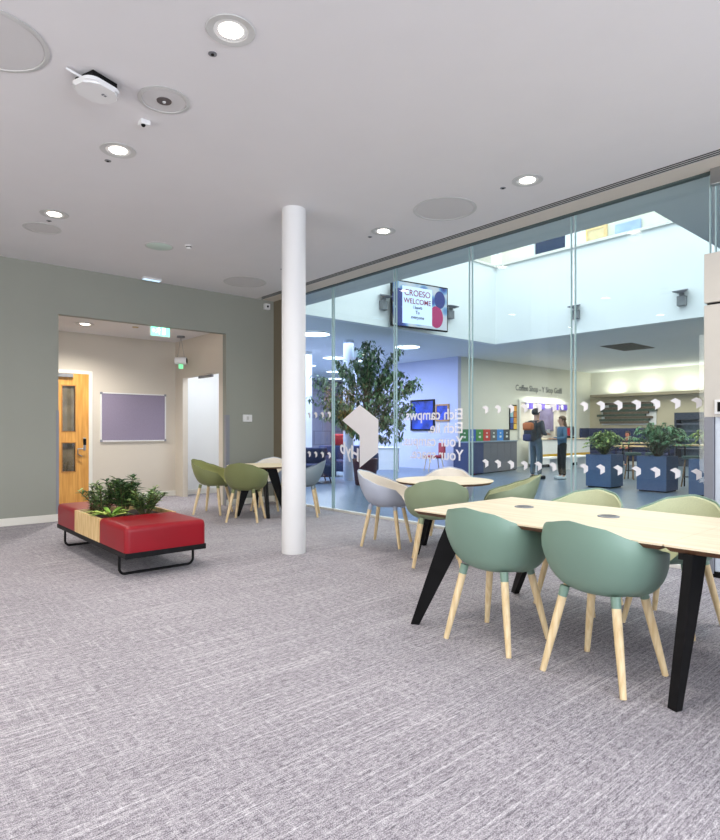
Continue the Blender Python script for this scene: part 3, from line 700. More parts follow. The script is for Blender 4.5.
# tall indoor tree
tr = thing('indoor_fig_tree', 'tall leafy weeping fig tree in a dark red tub behind the glass', 'tree', (8.87, 10.06, 0))
obj('tub', lathe(BM(), [(.21, 0), (.23, .02), (.29, .58), (.30, .60), (.26, .60), (.25, .55), (.02, .54)], 32), mat('dark_red_tub', (78, 34, 40), .5, noise=.05), tr, True)
obj('soil', lathe(BM(), [(.25, .545), (.02, .56)], 24), M_soil, tr)
tb, fb = BM(), BM()
tube(tb, [(0, 0, .5), (.03, .02, 1.1), (-.02, 0, 1.7), (.02, .02, 2.4), (0, 0, 3.2)], [.05, .04, .034, .022, .008], 8)
rl, fwd = Vector((.756, -.655, 0)), Vector((.655, .756, 0))
spikes = [(-.95, 1.95), (-.85, 2.35), (-.62, 2.75), (-.28, 2.75), (-.05, 3.2), (.05, 3.15), (.12, 3.0), (.62, 3.0), (.75, 2.4), (.92, 2.2), (.9, 1.7), (.5, 2.5), (-.75, 1.5), (.65, 1.35), (.45, 1.1), (-.5, 1.25), (.3, 1.9), (-.35, 2.0), (-.3, 1.4), (.1, 1.35), (.1, 2.4), (-.15, 1.7)]
for k in range(88):
    sx, sz = spikes[k % len(spikes)]
    if k >= len(spikes): sx += random.uniform(-.2, .2); sz += random.uniform(-.3, .12); sz = min(sz, 3.2)
    top = rl*(sx*1.22+.06) + fwd*random.uniform(-.75, .75)*(1 if k >= len(spikes) else .3) + Vector((0, 0, sz+.12))
    base = Vector((0, 0, random.uniform(.85, 1.5) if sz < 2.4 else random.uniform(1.3, 2.0)))
    mid = base.lerp(top, .55) + Vector((0, 0, .12)); path = [base.lerp(mid, i/3) if i < 3 else mid.lerp(top, (i-3)/3) for i in range(7)]
    tube(tb, path, [.013, .011, .009, .007, .006, .004, .002], 5)
    for j in range(62):
        u = random.uniform(.3, 1); i = min(5, int(u*6)); p = path[i].lerp(path[i+1], u*6-i) + rv()*.10*(1.2-u*.6)
        d = rv(); d.z = d.z*.5-.45; leaf(fb, p, d, Vector((0, 0, 1)), random.uniform(.085, .13), random.uniform(.04, .056), random.randrange(3), droop=.3)
obj('trunk', tb, mat('fig_bark', (120, 104, 84), .8, noise=.2), tr); obj('foliage', fb, [leafmat('fig_dark', (40, 74, 44)), leafmat('fig_mid', (72, 108, 66)), leafmat('fig_light', (126, 156, 112))], tr)

# ------------------------------------------------------------ HALL OBJECTS
def hall_light(x, y, r, label):
    t = thing('round_hall_light', label, 'ceiling light', (x, y, H), 0, 'round hall ceiling lights')
    obj('rim', lathe(BM(), [(r, -.001), (r+.01, -.03), (r-.02, -.035)], 40, close=False), M_plastic, t, True)
    obj('diffuser', lathe(BM(), [(r-.015, -.03), (.02, -.034)], 40), M_coollens, t, True)
hall_light(8.16, 11.01, .36, 'round glowing hall light nearest the column')
hall_light(11.28, 14.25, .36, 'round glowing hall light in the middle of the left row')
hall_light(14.0, 17.6, .36, 'round glowing hall light third back in the left row')
hall_light(15.9, 20.0, .36, 'round glowing hall light farthest back over the tiled wall')
hall_light(11.9, 16.6, .36, 'round glowing hall light just beside the column edge')
hall_light(11.28, 11.1, .36, 'round glowing hall light above the fig tree')
hall_light(12.4, 14.3, .3, 'round glowing hall light behind the top of the fig tree')
vt = thing('air_vent', 'dark square air grille in the ceiling over the planters', 'air vent', (15.9, 7.3, H))
obj('frame', box(BM(), (-.7, -.42, -.012), (.7, .42, 0)), mat('taupe_frame', (120, 116, 104), .6, noise=.03), vt)
for k in range(9): obj('blade', box(BM(), (-.66, -.38+k*.09, -.022), (.66, -.34+k*.09, -.012)), mat('dark_taupe_blade', (84, 82, 74), .6, noise=.03), vt)
# television on the fascia
tv = thing('wall_television', 'large welcome screen in a black frame angled out from the white fascia', 'television', (9.66, 9.1, 4.02))
W_, Hh = .80, .51
tv.rotation_euler = (0, 0, math.radians(-8)); tv.scale = (1, 1, 1)
obj('frame', box(BM(), (-W_, -.03, -Hh), (W_, .03, Hh), .006), M_dark, tv)
def screen_mat():
    m = bpy.data.materials.new('screen_picture'); m.use_nodes = True; nt = m.node_tree; b = nt.nodes['Principled BSDF']; L = nt.links
    tc = nt.nodes.new('ShaderNodeTexCoord'); v = nt.nodes.new('ShaderNodeTexVoronoi'); v.inputs['Scale'].default_value = 3.2
    r = nt.nodes.new('ShaderNodeValToRGB'); e = r.color_ramp.elements
    e[0].color = s2l((20, 30, 90))+(1,); e[1].position = .75; e[1].color = s2l((235, 245, 255))+(1,)
    for p, c in ((.22, (60, 100, 200)), (.38, (130, 190, 240)), (.5, (215, 235, 255))): k = e.new(p); k.color = s2l(c)+(1,)
    L.new(tc.outputs['Object'], v.inputs['Vector']); L.new(v.outputs['Distance'], r.inputs[0])
    L.new(r.outputs[0], b.inputs['Emission Color']); b.inputs['Emission Strength'].default_value = .75; b.inputs['Base Color'].default_value = (.02, .02, .03, 1)
    return m
sc = obj('screen', box(BM(), (-W_+.03, -.034, -Hh+.03), (W_-.03, -.03, Hh-.03)), screen_mat(), tv)
ml = mat('screen_letter_red', (140, 24, 70), .6, noise=.03); mn = mat('screen_letter_navy', (22, 34, 92), .6, noise=.03); mr = mat('screen_red', (150, 40, 90), .5, emit=.5); mb = mat('screen_navy', (40, 50, 110), .5, emit=.4)
for (x, z, r, m) in ((-.62, .12, .17, mb), (-.6, -.28, .17, mb), (.45, -.2, .2, mr), (.55, .2, .16, mb)): obj('balloon_picture', ball(BM(), (x, -.0345, z), r, (1, .01, 1.25), 24), m, sc)
obj('white_patch', box(BM(), (-.52, -.0375, -.42), (.32, -.0345, .40), .001), mat('screen_white', (205, 222, 246), .5, emit=.4), sc)
for s, z, sz, m in (('CROESO', .2, .19, ml), ('WELCOME', .03, .16, ml), ('i bawb', -.08, .10, mn), ('To', -.19, .10, mn), ('everyone', -.30, .10, mn)):
    text('screen_lettering', s, sz, m, FYn((-.10, -.043, z)), sc, 'CENTER', .001)
obj('wall_bracket', box(BM(), (-.15, .03, -.15), (.15, .2, .15)), M_grey, tv)
def uplighter(loc, rz, label):
    t = thing('wall_uplighter', label, 'wall light', loc, rz, 'grey wall uplighters on the white fascia'); t.scale = (.74, .74, .74)   # faces local -y
    obj('body', box(BM(), (-.11, -.16, -.21), (.11, 0, .06), .015), M_grey, t)
    obj('neck', lathe(BM(), [(.05, .05), (.07, .1), (.05, .16)], 16, (0, -.1, 0)), M_grey, t, True)
    obj('dish', lathe(BM(), [(.06, .16), (.19, .22), (.20, .25), (.17, .25), (.03, .19)], 28, (0, -.14, 0), Matrix.Rotation(.25, 4, 'X')), M_guard, t, True)
uplighter((8.72, 9.35, 4.0), 0, 'grey wall uplighter left of the welcome screen')
uplighter((10.93, 9.35, 4.08), 0, 'grey wall uplighter right of the welcome screen')
uplighter((12.8, 7.06, 3.98), -PI/2, 'grey wall uplighter beside the glass joint on the far fascia')
uplighter((12.8, 4.75, 3.92), -PI/2, 'grey wall uplighter farthest right on the far fascia')

# recycling bins
bc_ = [(46, 120, 74), (52, 92, 176), (70, 140, 70), (196, 62, 58), (96, 100, 104), (60, 134, 210), (66, 70, 76)]
bn = ['green', 'blue', 'leaf green', 'red', 'grey', 'light blue', 'charcoal']
bw = .435; dirb = Vector((.987, .16, 0)); a_b = math.atan2(.16, .987)
for k in range(7):
    p = Vector((12.72, 10.42, 0)) + dirb*(k*bw+.2)
    t = thing('recycling_bin', 'grey recycling bin with a %s sign panel%s' % (bn[k], ', leftmost of the row' if k == 0 else ', at the right end of the row' if k == 6 else ''), 'bin', tuple(p), a_b, 'row of recycling bins')
    obj('cabinet', box(BM(), (-bw/2+.004, -.22, .03), (bw/2-.004, .25, .90), .006), mat('bin_grey', (104, 106, 116), .5, noise=.03) if k > 1 else mat('bin_navy', (52, 66, 108), .5, noise=.03), t)
    obj('plinth', box(BM(), (-bw/2+.01, -.18, 0), (bw/2-.01, .22, .03)), M_dark, t)
    obj('top_plate', box(BM(), (-bw/2, -.24, .90), (bw/2, .26, .93), .004), mat('bin_top', (130, 150, 170), .4, noise=.03), t)
    s = obj('sign_panel', box(BM(), (-bw/2+.006, .02, .93), (bw/2-.006, .05, 1.27), .006), mat('bin_sign_%d' % k, bc_[k], .5, noise=.02), t)
    sy = BM(); box(sy, (-.06, .012, 1.02), (.06, .02, 1.08)); box(sy, (-.035, .012, 1.14), (.035, .02, 1.18)); obj('pictogram', sy, mat('sign_pale', (226, 232, 226), .5, noise=.02), s)
# poster, shop lettering, hatch
po = thing('tall_poster', 'tall narrow poster with coloured blocks beside the service hatch', 'poster', (16.9, 11.63, 1.68))
obj('board', box(BM(), (-.2, -.015, -.42), (.2, .015, .42)), M_dark, po)
for k, (c1, c2) in enumerate((((196, 70, 52), (226, 160, 60)), ((150, 190, 200), (200, 120, 50)), ((60, 110, 190), (214, 150, 60)), ((40, 60, 120), (230, 190, 80)))):
    z = .38-k*.2; obj('colour_block', box(BM(), (-.18, -.02, z-.18), (-.01, -.015, z)), mat('poster_a%d' % k, c1, .6, noise=.15, scale=10), po)
    obj('colour_block', box(BM(), (.01, -.02, z-.18), (.18, -.02+.005, z)), mat('poster_b%d' % k, c2, .6, noise=.15, scale=10), po)
ls = text('shop_lettering', 'Coffee Shop - Y Siop Goffi', .275, mat('grey_lettering', (120, 124, 124), .5, noise=.03), FYn((17.05, 11.635, 2.6)), bold=.004)
tag(ls, 'grey lettering on the cream wall above the service hatch', 'sign lettering')
hm = BM(); 
for a, b in (((17.2, .95), (17.3, 2.3)), ((20.3, .95), (20.4, 2.3)), ((17.3, 2.2), (20.3, 2.3))): box(hm, (a[0], 11.58, a[1]), (b[0], 11.65, b[1]))
st = struct('window_9', hm, M_gloss, False, 'white framed service hatch of the coffee shop', 'service hatch')
obj('hatch_backing', box(BM(), (17.3, 11.63, .95), (20.3, 11.648, 2.2)), mat('hatch_bright', (226, 216, 204), .8, noise=.08, scale=3), st)
light('hatch_light', 'AREA', (18.8, 11.3, 2.45), 30, (1, .97, .92), 2.4, .3)
for x, s in ((17.75, 'leftmost of the four'), (18.5, 'second from the left of the four'), (19.4, 'third from the left of the four'), (20.0, 'rightmost of the four')):
    t = thing('menu_board', 'purple menu board hanging in the service hatch, '+s, 'menu board', (x, 11.55, 2.08), 0, 'purple menu boards')
    obj('panel', box(BM(), (-.22, -.01, -.1), (.22, .01, .1)), mat('menu_purple', (104, 84, 190), .5, noise=.25, scale=8), t)
    obj('price_panel', box(BM(), (-.2, -.014, -.08), (-.06, -.01, .08)), M_decal, t)
ct = thing('service_counter', 'white coffee counter with a yellow stripe behind the two people', 'counter', (18.9, 11.05, 0))
obj('body', box(BM(), (-1.6, -.25, .1), (1.6, .25, .92), .01), M_white, ct); obj('plinth', box(BM(), (-1.56, -.22, 0), (1.56, .22, .1)), M_dark, ct)
obj('worktop', box(BM(), (-1.65, -.3, .92), (1.65, .3, .96), .005), mat('cream_worktop', (222, 206, 176), .4, noise=.03), ct)
obj('yellow_stripe', box(BM(), (-1.6, -.256, .34), (1.6, -.25, .44)), mat('mustard', (214, 168, 46), .5, noise=.03), ct)
cm = thing('coffee_machine', 'steel coffee machine on the counter with a red side', 'coffee machine', (19.2, 11.05, .96))
obj('body', box(BM(), (-.3, -.2, .08), (.3, .2, .42), .02), M_steel, cm); obj('red_panel', box(BM(), (-.28, -.21, .1), (-.02, -.2, .36)), mat('machine_red', (190, 40, 52), .4, noise=.02), cm)
obj('drip_tray', box(BM(), (-.3, -.24, 0), (.3, .16, .05)), M_dark, cm); obj('foot', box(BM(), (-.25, -.1, .05), (.25, .15, .08)), M_dark, cm)
ps = thing('menu_screen', 'grey violet picture panel behind the man at the hatch', 'screen', (18.85, 11.6, 1.62))
obj('frame', box(BM(), (-.5, -.02, -.42), (.5, .01, .42), .005), M_guard, ps); obj('picture', box(BM(), (-.47, -.026, -.39), (.47, -.02, .39)), mat('violet_picture', (128, 118, 150), .5, noise=.35, scale=2.5), ps)
for x, s in ((14.9, 'left'), (16.6, 'right')):
    t = thing('long_white_bench', 'low white bench in front of the counter, %s one of the two' % s, 'bench', (x+1.2, 9.9, 0), .1, 'low white benches')
    obj('seat', box(BM(), (-.7, -.17, .36), (.7, .17, .42), .01), M_white, t)
    for sx in (-.6, .6): obj('leg', box(BM(), (sx-.03, -.15, 0), (sx+.03, .15, .36)), M_white, t)
# wall sculpture
ws = thing('slatted_wall_artwork', 'stack of dark green and brown slats mounted on the far coffee shop wall', 'artwork', (22.08, 10.2, 1.5))
obj('back_panel', box(BM(), (-.01, -1.1, -.06), (.03, .95, .8)), M_white, ws)
random.seed(3)
for k in range(9):
    w0, w1 = random.uniform(.75, 1.15), random.uniform(.75, 1.15)
    if k in (7, 8): w1 *= .75
    obj('slat', box(BM(), (-.12, -w0, k*.088), (-.01, w1, k*.088+.084), .004), mat('slat_green', (54, 74, 62), .7, noise=.1) if k % 2 else mat('slat_brown', (96, 82, 66), .7, noise=.1), ws)
bt = thing('banquette', 'high backed navy banquette below the slatted artwork', 'banquette', (21.6, 10.0, 0))
obj('backrest', box(BM(), (.25, -1.6, .3), (.5, 1.6, 1.32), .05), M_navy, bt, True); obj('seat', box(BM(), (-.3, -1.6, .12), (.25, 1.6, .46), .05), M_navy, bt, True)
obj('plinth', box(BM(), (-.25, -1.55, 0), (.48, 1.55, .12)), M_white, bt); obj('end_panel', box(BM(), (-.35, 1.55, 0), (.5, 1.62, 1.32), .02), M_navy, bt, True)
fr = thing('display_fridge', 'black framed display fridge with shelves at the right of the coffee shop', 'fridge', (21.8, 7.80, 0))
obj('cabinet', box(box(box(box(BM(), (-.2, -.5, 0), (.3, -.44, 1.85)), (-.2, .44, 0), (.3, .5, 1.85)), (-.2, -.44, 1.6), (.3, .44, 1.85)), (-.2, -.44, 0), (.3, .44, .3)), mat('fridge_navy', (30, 42, 60), .4, noise=.03), fr)
obj('back_panel', box(BM(), (.25, -.44, .3), (.3, .44, 1.6)), mat('fridge_inner', (100, 124, 140), .5, noise=.3, scale=6), fr)
for z in (.6, .9, 1.2, 1.45): obj('shelf', box(BM(), (-.15, -.44, z), (.25, .44, z+.015)), M_steel, fr)

# blue planters
def planter(x, y, s, h, label):
    t = thing('square_planter', label, 'planter', (x, y, 0), 0, 'blue square planters behind the glass')
    bm = BM()
    for a, b in (((-s, -s), (s, -s+.03)), ((-s, s-.03), (s, s)), ((-s, -s+.03), (-s+.03, s-.03)), ((s-.03, -s+.03), (s, s-.03))): box(bm, (a[0], a[1], .03), (b[0], b[1], h))
    obj('box', bm, M_planter, t); obj('plinth', box(BM(), (-s+.03, -s+.03, 0), (s-.03, s-.03, .05)), M_dark, t); obj('soil', box(BM(), (-s+.03, -s+.03, .05), (s-.03, s-.03, h-.05)), M_soil, t)
planter(12.5, 6.25, .28, .72, 'blue square planter left of the two whole ones'); planter(12.5, 5.13, .29, .72, 'blue square planter right of the two whole ones'); planter(12.35, 4.10, .28, .70, 'blue square planter half hidden beside the door portal')
def palm(name, label, loc, n, h, spread, mats, L=.1):
    t = thing(name, label, 'plant', loc, 0, 'plants in the blue planters'); fb, sb = BM(), BM()
    for k in range(n):
        a = random.uniform(0, 2*PI); o_ = spread*random.uniform(.25, 1); hh = h*random.uniform(.55, 1)*(1-.4*(o_/spread)**2)
        P = [Vector((math.cos(a)*o_*u, math.sin(a)*o_*u, hh*math.sin(u*2.0)/math.sin(1.6) if u < .8 else hh*math.sin(u*2.0)/math.sin(1.6))) for u in [i/8 for i in range(9)]]
        tube(sb, P, [.006-.0006*i for i in range(9)], 5)
        for i in range(2, 9):
            d0 = (P[i]-P[i-1]).normalized(); sd_ = d0.cross(Vector((0, 0, 1)))
            for s_ in (-1, 1):
                for q in (0, .5): leaf(fb, P[i-1].lerp(P[i], q), d0*.6+sd_*s_+rv()*.2, Vector((0, 0, 1)), L*random.uniform(.8, 1.3), L*.28, random.randrange(len(mats)), droop=.3)
    obj('stem', sb, M_stem, t); obj('foliage', fb, mats, t)
random.seed(11)
palm('mixed_shrub', 'yellow green shrub growing in the left blue planter', (12.5, 6.25, .66), 90, .62, .46, [G_m, G_l, G_m, G_y], .085)
palm('parlour_palm', 'full dark green palm growing in the right blue planter', (12.5, 5.13, .66), 110, .80, .66, [G_m, leafmat('palm_green', (70, 124, 78)), leafmat('palm_light', (116, 164, 116))], .09)
palm('climbing_plant', 'thin green plant growing in the planter beside the door portal', (12.35, 4.10, .64), 34, .85, .35, [G_m, G_l, G_y], .09)

# high tables and stools
def hightable(x, y, z, label, rz=0):
    t = thing('high_table', label, 'table', (x, y, 0), rz, 'cafe tables in the coffee shop')
    obj('tabletop', box(BM(), (-.55, -.3, z-.03), (.55, .3, z), .006), M_ply, t)
    for sx in (-.5, .5):
        for sy in (-.26, .26): obj('leg', tube(BM(), [(sx*.96, sy*.96, z-.03), (sx, sy, 0)], .016, 8), M_black, t)
def stool(x, y, label, z=.62, m=None):
    t = thing('bar_stool', label, 'stool', (x, y, 0), random.uniform(0, 1), 'wooden legged stools in the coffee shop')
    obj('seat', lathe(BM(), [(.15, z-.02), (.19, z), (.19, z+.05), (.17, z+.06)], 24), m or mat('stool_green', (58, 84, 76), .7, noise=.05), t, True)
    for a in range(4):
        u = Vector((math.cos(a*PI/2+.4), math.sin(a*PI/2+.4), 0)); obj('leg', tube(BM(), [u*.12+Vector((0, 0, z-.02)), u*.2], .016, 8), mat('stool_wood', (150, 118, 80), .6, noise=.1), t)
    obj('foot_ring', tube(BM(), [(.17*math.cos(i*PI/12), .17*math.sin(i*PI/12), .22) for i in range(25)], .008, 6), M_black, t)
hightable(15.6, 6.7, .92, 'high cafe table with wooden top between the two planters', -.86)
hightable(14.5, 4.95, .92, 'high cafe table with wooden top right of the palm', -.86)
stool(15.0, 6.75, 'wooden legged stool with a dark seat between the planters'); stool(15.25, 6.35, 'wooden legged stool under the high table between the planters')
stool(13.95, 5.0, 'green seated wooden stool visible right of the palm planter'); stool(14.0, 4.55, 'green seated wooden stool behind the planter by the portal')
hightable(19.2, 8.6, .74, 'cafe table in front of the navy banquette', 1.57)

# left hall: sofas, red chair, desk, screens
def sofa(x, y, rz, label, w=.85):
    t = thing('navy_sofa', label, 'sofa', (x, y, 0), rz, 'navy sofas behind the glass')
    obj('seat', box(BM(), (-w, -.38, .14), (w, .3, .44), .05), M_navy, t, True); obj('backrest', box(BM(), (-w, .22, .2), (w, .42, .82), .05), M_navy, t, True)
    for s in (-1, 1): obj('armrest', box(BM(), (s*w-.08, -.38, .14), (s*w+.08, .4, .62), .04), M_navy, t, True)
    for sx in (-1, 1):
        for sy in (-.3, .3): obj('leg', tube(BM(), [(sx*(w-.08), sy, .15), (sx*(w-.04), sy, 0)], .016, 8), M_black, t)
sofa(8.15, 11.55, math.radians(-25), 'navy sofa left of the fig tree, nearest the column', .7)
sofa(10.2, 12.4, math.radians(-50), 'navy sofa with a red cushion behind the fig tree', .8)
rcu = obj('red_cushion', box(BM(), (-.18, -.06, -.16), (.18, .06, .16), .05), mat('red_cushion_fabric', (176, 40, 50), .8, noise=.05, scale=30), None, True, (10.28, 12.79, .98)); rcu.rotation_euler = (.1, 0, -.8); tag(rcu, 'red cushion on top of the navy sofa back', 'cushion')
dk = thing('white_desk', 'long white panelled desk behind the fig tree', 'desk', (11.8, 13.2, 0), math.radians(-42))
obj('front_panel', box(BM(), (-.9, -.02, .05), (.9, .02, .70)), M_hallwhite, dk); obj('desktop', box(BM(), (-.92, -.05, .70), (.92, .6, .73), .004), M_hallwhite, dk)
for s in (-.88, .88): obj('leg', box(BM(), (s-.02, -.02, 0), (s+.02, .58, .7)), M_hallwhite, dk)
rc = thing('red_chair', 'red upholstered chair with wooden legs against the lilac wall', 'chair', (13.35, 12.0, 0), math.radians(150))
rm = mat('red_chair_fabric', (158, 42, 58), .8, noise=.05, scale=30)
obj('seat', box(BM(), (-.25, -.25, .40), (.25, .25, .48), .03), rm, rc, True); bb = box(BM(), (-.29, -.26, .46), (-.22, .26, .86), .03); obj('backrest', bb, rm, rc, True)
for sx in (-1, 1):
    for sy in (-1, 1): obj('leg', tube(BM(), [(sx*.18, sy*.18, .41), (sx*.24, sy*.24, 0)], [.018, .012], 8), M_ash, rc)
def picture(name, label, y, z, w, h, fm, pm):
    t = thing(name, label, 'picture', (14.03, y, z), 0)
    fb = BM()
    for a, b in (((-w, -h), (-w+.05, h)), ((w-.05, -h), (w, h)), ((-w+.05, h-.05), (w-.05, h)), ((-w+.05, -h), (w-.05, -h+.05))): box(fb, (-.03, a[0], a[1]), (.02, b[0], b[1]))
    obj('frame', fb, fm, t); obj('canvas', box(BM(), (-.015, -w+.05, -h+.05), (.0, w-.05, h-.05)), pm, t)
picture('wall_screen', 'dark blue wall screen half hidden by the fig tree', 13.1, 1.73, .52, .5, M_dark, mat('blue_screen_pic', (36, 66, 170), .4, noise=.8, scale=3, emit=.15))
picture('framed_painting', 'small blue painting in a wide wooden frame on the lilac wall', 12.25, 1.79, .27, .27, wood_mat('picture_frame_wood', (170, 120, 70), (196, 148, 92)), mat('blue_painting', (40, 70, 180), .5, noise=.8, scale=5))

# ------------------------------------------------------------ PEOPLE
def skin_mesh(name, J_, E_, m, parent, sub=2):
    keys = list(J_); me = bpy.data.meshes.new(name); me.from_pydata([J_[k][0] for k in keys], [(keys.index(a), keys.index(b)) for a, b in E_], [])
    o = bpy.data.objects.new(name, me); COL.objects.link(o); md = o.modifiers.new('s', 'SKIN'); md.use_smooth_shade = True
    sv = me.skin_vertices[0].data
    for i, k in enumerate(keys):
        r = J_[k][1]; sv[i].radius = r if isinstance(r, tuple) else (r, r)
        sv[i].use_root = (i == 0)
    s = o.modifiers.new('u', 'SUBSURF'); s.levels = sub; s.render_levels = sub
    dg = bpy.context.evaluated_depsgraph_get(); nm = bpy.data.meshes.new_from_object(o.evaluated_get(dg)); nm.name = name
    nm.materials.clear(); nm.materials.append(m)
    for p in nm.polygons: p.use_smooth = True
    bpy.data.objects.remove(o); q = bpy.data.objects.new(name, nm); COL.objects.link(q); q.parent = parent; return q
def person(label, loc, rz, h, skin, top, legs, hairm, shoe, long_hair=False, seated=False, reach=.24, female=False):
    t = thing('person', label, 'person', loc, rz); k = h/1.75
    def V(x, y, z): return (x*k, y*k, z*k)
    sw_ = .165 if not female else .145
    J_ = {'pelvis': (V(0, 0, .96), .098*k), 'waist': (V(.0, 0, 1.10), .09*k), 'chest': (V(0, 0, 1.32), (.13*k, .11*k)), 'neck': (V(.005, 0, 1.47), .052*k), 'jaw': (V(.03, 0, 1.56), .07*k), 'head': (V(.02, 0, 1.65), (.086*k, .094*k)), 'crown': (V(.01, 0, 1.71), .06*k)}
    E_ = [('pelvis', 'waist'), ('waist', 'chest'), ('chest', 'neck'), ('neck', 'jaw'), ('jaw', 'head'), ('head', 'crown')]
    top_J = {'pelvis': (V(0, 0, .90), .150*k), 'waist': (V(0, 0, 1.10), .128*k), 'chest': (V(0, 0, 1.33), (.155*k, .13*k)), 'collar': (V(.0, 0, 1.455), .068*k)}
    top_E = [('pelvis', 'waist'), ('waist', 'chest'), ('chest', 'collar')]
    leg_J = {'pelvis': (V(0, 0, .95), .125*k), 'belt': (V(0, 0, 1.06), .112*k)}; leg_E = [('pelvis', 'belt')]
    for s, n in ((1, 'l'), (-1, 'r')):
        J_['sh'+n] = (V(0, s*sw_, 1.41), .055*k); J_['el'+n] = (V(.0, s*(sw_+.06), 1.14), .042*k); J_['wr'+n] = (V(reach, s*(sw_-.04), 1.12), .026*k)
        J_['pa'+n] = (V(reach+.07, s*(sw_-.055), 1.125), (.022*k, .036*k))
        E_ += [('chest', 'sh'+n), ('sh'+n, 'el'+n), ('el'+n, 'wr'+n), ('wr'+n, 'pa'+n)]
        for f in range(4):
            y_ = s*(sw_-.055)+(f-1.5)*.019; L_ = (.03, .036, .034, .026)[f]
            J_['fa%d' % f+n] = (V(reach+.11+L_*.5, y_, 1.12), .009*k); J_['fb%d' % f+n] = (V(reach+.125+L_, y_, 1.095), .008*k)
            E_ += [('pa'+n, 'fa%d' % f+n), ('fa%d' % f+n, 'fb%d' % f+n)]
        J_['th'+n] = (V(reach+.075, s*(sw_-.10), 1.15), .010*k); E_.append(('pa'+n, 'th'+n))
        if seated: hip, kn, an, to = (0, s*.09, .93), (.42, s*.13, .93), (.44, s*.13, .50), (.57, s*.13, .46)
        else: hip, kn, an, to = (0, s*.085, .90), (.02, s*.10, .50), (-.01, s*.11, .10), (.11, s*.125, .035)
        J_['hip'+n] = (V(*hip), .078*k); J_['kn'+n] = (V(*kn), .055*k); J_['an'+n] = (V(*an), .036*k); J_['to'+n] = (V(*to), .03*k)
        E_ += [('pelvis', 'hip'+n), ('hip'+n, 'kn'+n), ('kn'+n, 'an'+n), ('an'+n, 'to'+n)]
        top_J['sh'+n] = (V(0, s*(sw_+.005), 1.405), .075*k); top_J['el'+n] = (V(0, s*(sw_+.065), 1.14), .058*k); top_J['wr'+n] = (V(reach-.02, s*(sw_-.035), 1.12), .042*k)
        top_E += [('chest', 'sh'+n), ('sh'+n, 'el'+n), ('el'+n, 'wr'+n)]
        leg_J['hip'+n] = (V(*hip), .098*k); leg_J['kn'+n] = (V(*kn), .075*k); leg_J['an'+n] = (V(*an), .055*k)
        leg_E += [('pelvis', 'hip'+n), ('hip'+n, 'kn'+n), ('kn'+n, 'an'+n)]
        a_, b_ = Vector(V(*an)), Vector(V(*to))
        sh = BM(); box(sh, (-.05*k, -.045*k, -.1*k), (.20*k, .045*k, -.01*k), .03*k)
        for v in sh.verts: v.co += a_
        obj('shoe', sh, shoe, t, True)
    body = skin_mesh('body', J_, E_, skin, t)
    skin_mesh('top', top_J, top_E, top, t); skin_mesh('trousers', leg_J, leg_E, legs, t)
    obj('nose', ball(BM(), V(.118, 0, 1.615), .014*k, (1, .8, 1.5), 10), skin, body, True)
    for s in (-1, 1):
        obj('eye', ball(BM(), V(.104, s*.032, 1.645), .010*k, (.6, 1.2, .8), 10), M_dark, body, True); obj('ear', ball(BM(), V(.01, s*.092, 1.62), .022*k, (.7, .35, 1.2), 10), skin, body, True)
    obj('mouth', ball(BM(), V(.106, 0, 1.575), .018*k, (.3, 1.2, .3), 10), mat('lips', (160, 90, 84), .6, noise=.02), body, True)
    hb = BM(); ball(hb, V(-.005, 0, 1.672), .108*k, (1.02, .95, .92), 24)
    for v in hb.verts:
        if v.co.x > .04*k and v.co.z < 1.68*k: v.co.x = .04*k
        if v.co.z < 1.60*k and not long_hair: v.co.z = 1.60*k
    if long_hair: ball(hb, V(-.065, 0, 1.48), .085*k, (.7, 1.1, 2.1), 18)
    obj('hair', hb, hairm, t, True)
    return t
f1 = ang(.93, -.12)
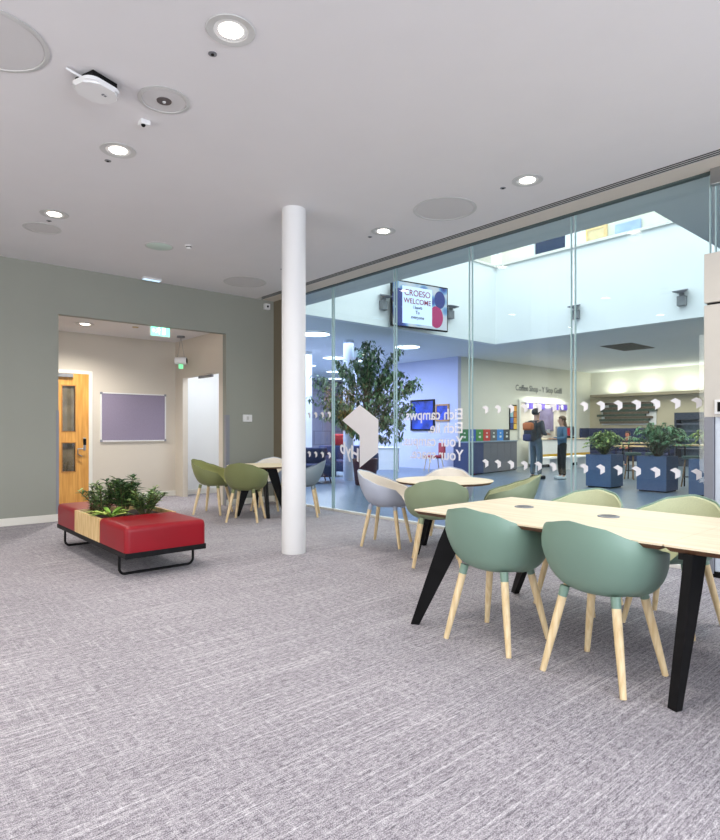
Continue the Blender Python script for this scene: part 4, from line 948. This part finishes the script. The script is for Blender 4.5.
person('man in a dark jacket and teal grey trousers facing right before the counter', (13.24, 8.42, 0), f1, 1.79, M_skin, mat('dark_jacket', (40, 50, 58), .8, noise=.08, scale=40), mat('teal_trousers', (70, 92, 104), .8, noise=.06, scale=40), mat('black_hair', (32, 26, 24), .6, noise=.1, scale=60), mat('dark_shoe', (34, 34, 38), .6, noise=.05))
person('woman in a blue denim top and dark trousers with long brown hair', (13.68, 7.95, 0), ang(-.8, .55), 1.60, M_skin, mat('denim_top', (92, 124, 150), .85, noise=.1, scale=50), mat('black_trousers', (30, 32, 36), .8, noise=.05), mat('brown_hair', (104, 78, 56), .6, noise=.15, scale=60), mat('white_shoe', (216, 220, 222), .5, noise=.03), True, female=True)
person('person with reddish face seated on the navy banquette', (21.35, 9.8, -.46), PI, 1.66, mat('ruddy_skin', (206, 128, 104), .55, noise=.03), mat('dark_jumper', (60, 52, 60), .85, noise=.06), mat('dark_jeans', (50, 58, 84), .85, noise=.06), mat('dark_brown_hair', (54, 42, 38), .6, noise=.1), M_dark, seated=True)
bp_ = thing('backpack', 'orange and black backpack worn by the man in the dark jacket', 'backpack', (13.24-.25*math.cos(f1), 8.42-.25*math.sin(f1), 1.22), f1)
obj('main_bag', box(BM(), (-.08, -.15, -.26), (.09, .15, .24), .06), mat('black_nylon', (38, 42, 50), .7, noise=.06), bp_, True)
obj('orange_top', box(BM(), (-.11, -.155, .02), (.02, .155, .22), .05), mat('orange_nylon', (190, 104, 50), .7, noise=.06), bp_, True)
obj('blue_pocket', box(BM(), (-.12, -.12, -.24), (-.06, .12, -.08), .02), mat('blue_nylon', (40, 48, 88), .7, noise=.06), bp_, True)
for s in (-1, 1): obj('strap', tube(BM(), [(.07, s*.11, .24), (.2, s*.12, .27), (.36, s*.12, .20), (.39, s*.13, .05), (.3, s*.16, -.12), (.08, s*.14, -.22)], .012, 8), mat('black_nylon', (38, 42, 50)), bp_, True)
ph = obj('paper_cup', lathe(BM(), [(.03, 0), (.04, .11), (.042, .12)], 20), mat('cup_white', (232, 228, 222), .5, noise=.02), None, True, (13.24+.35, 8.42-.14, 1.15)); tag(ph, 'small white paper cup held by the man in the dark jacket', 'cup')
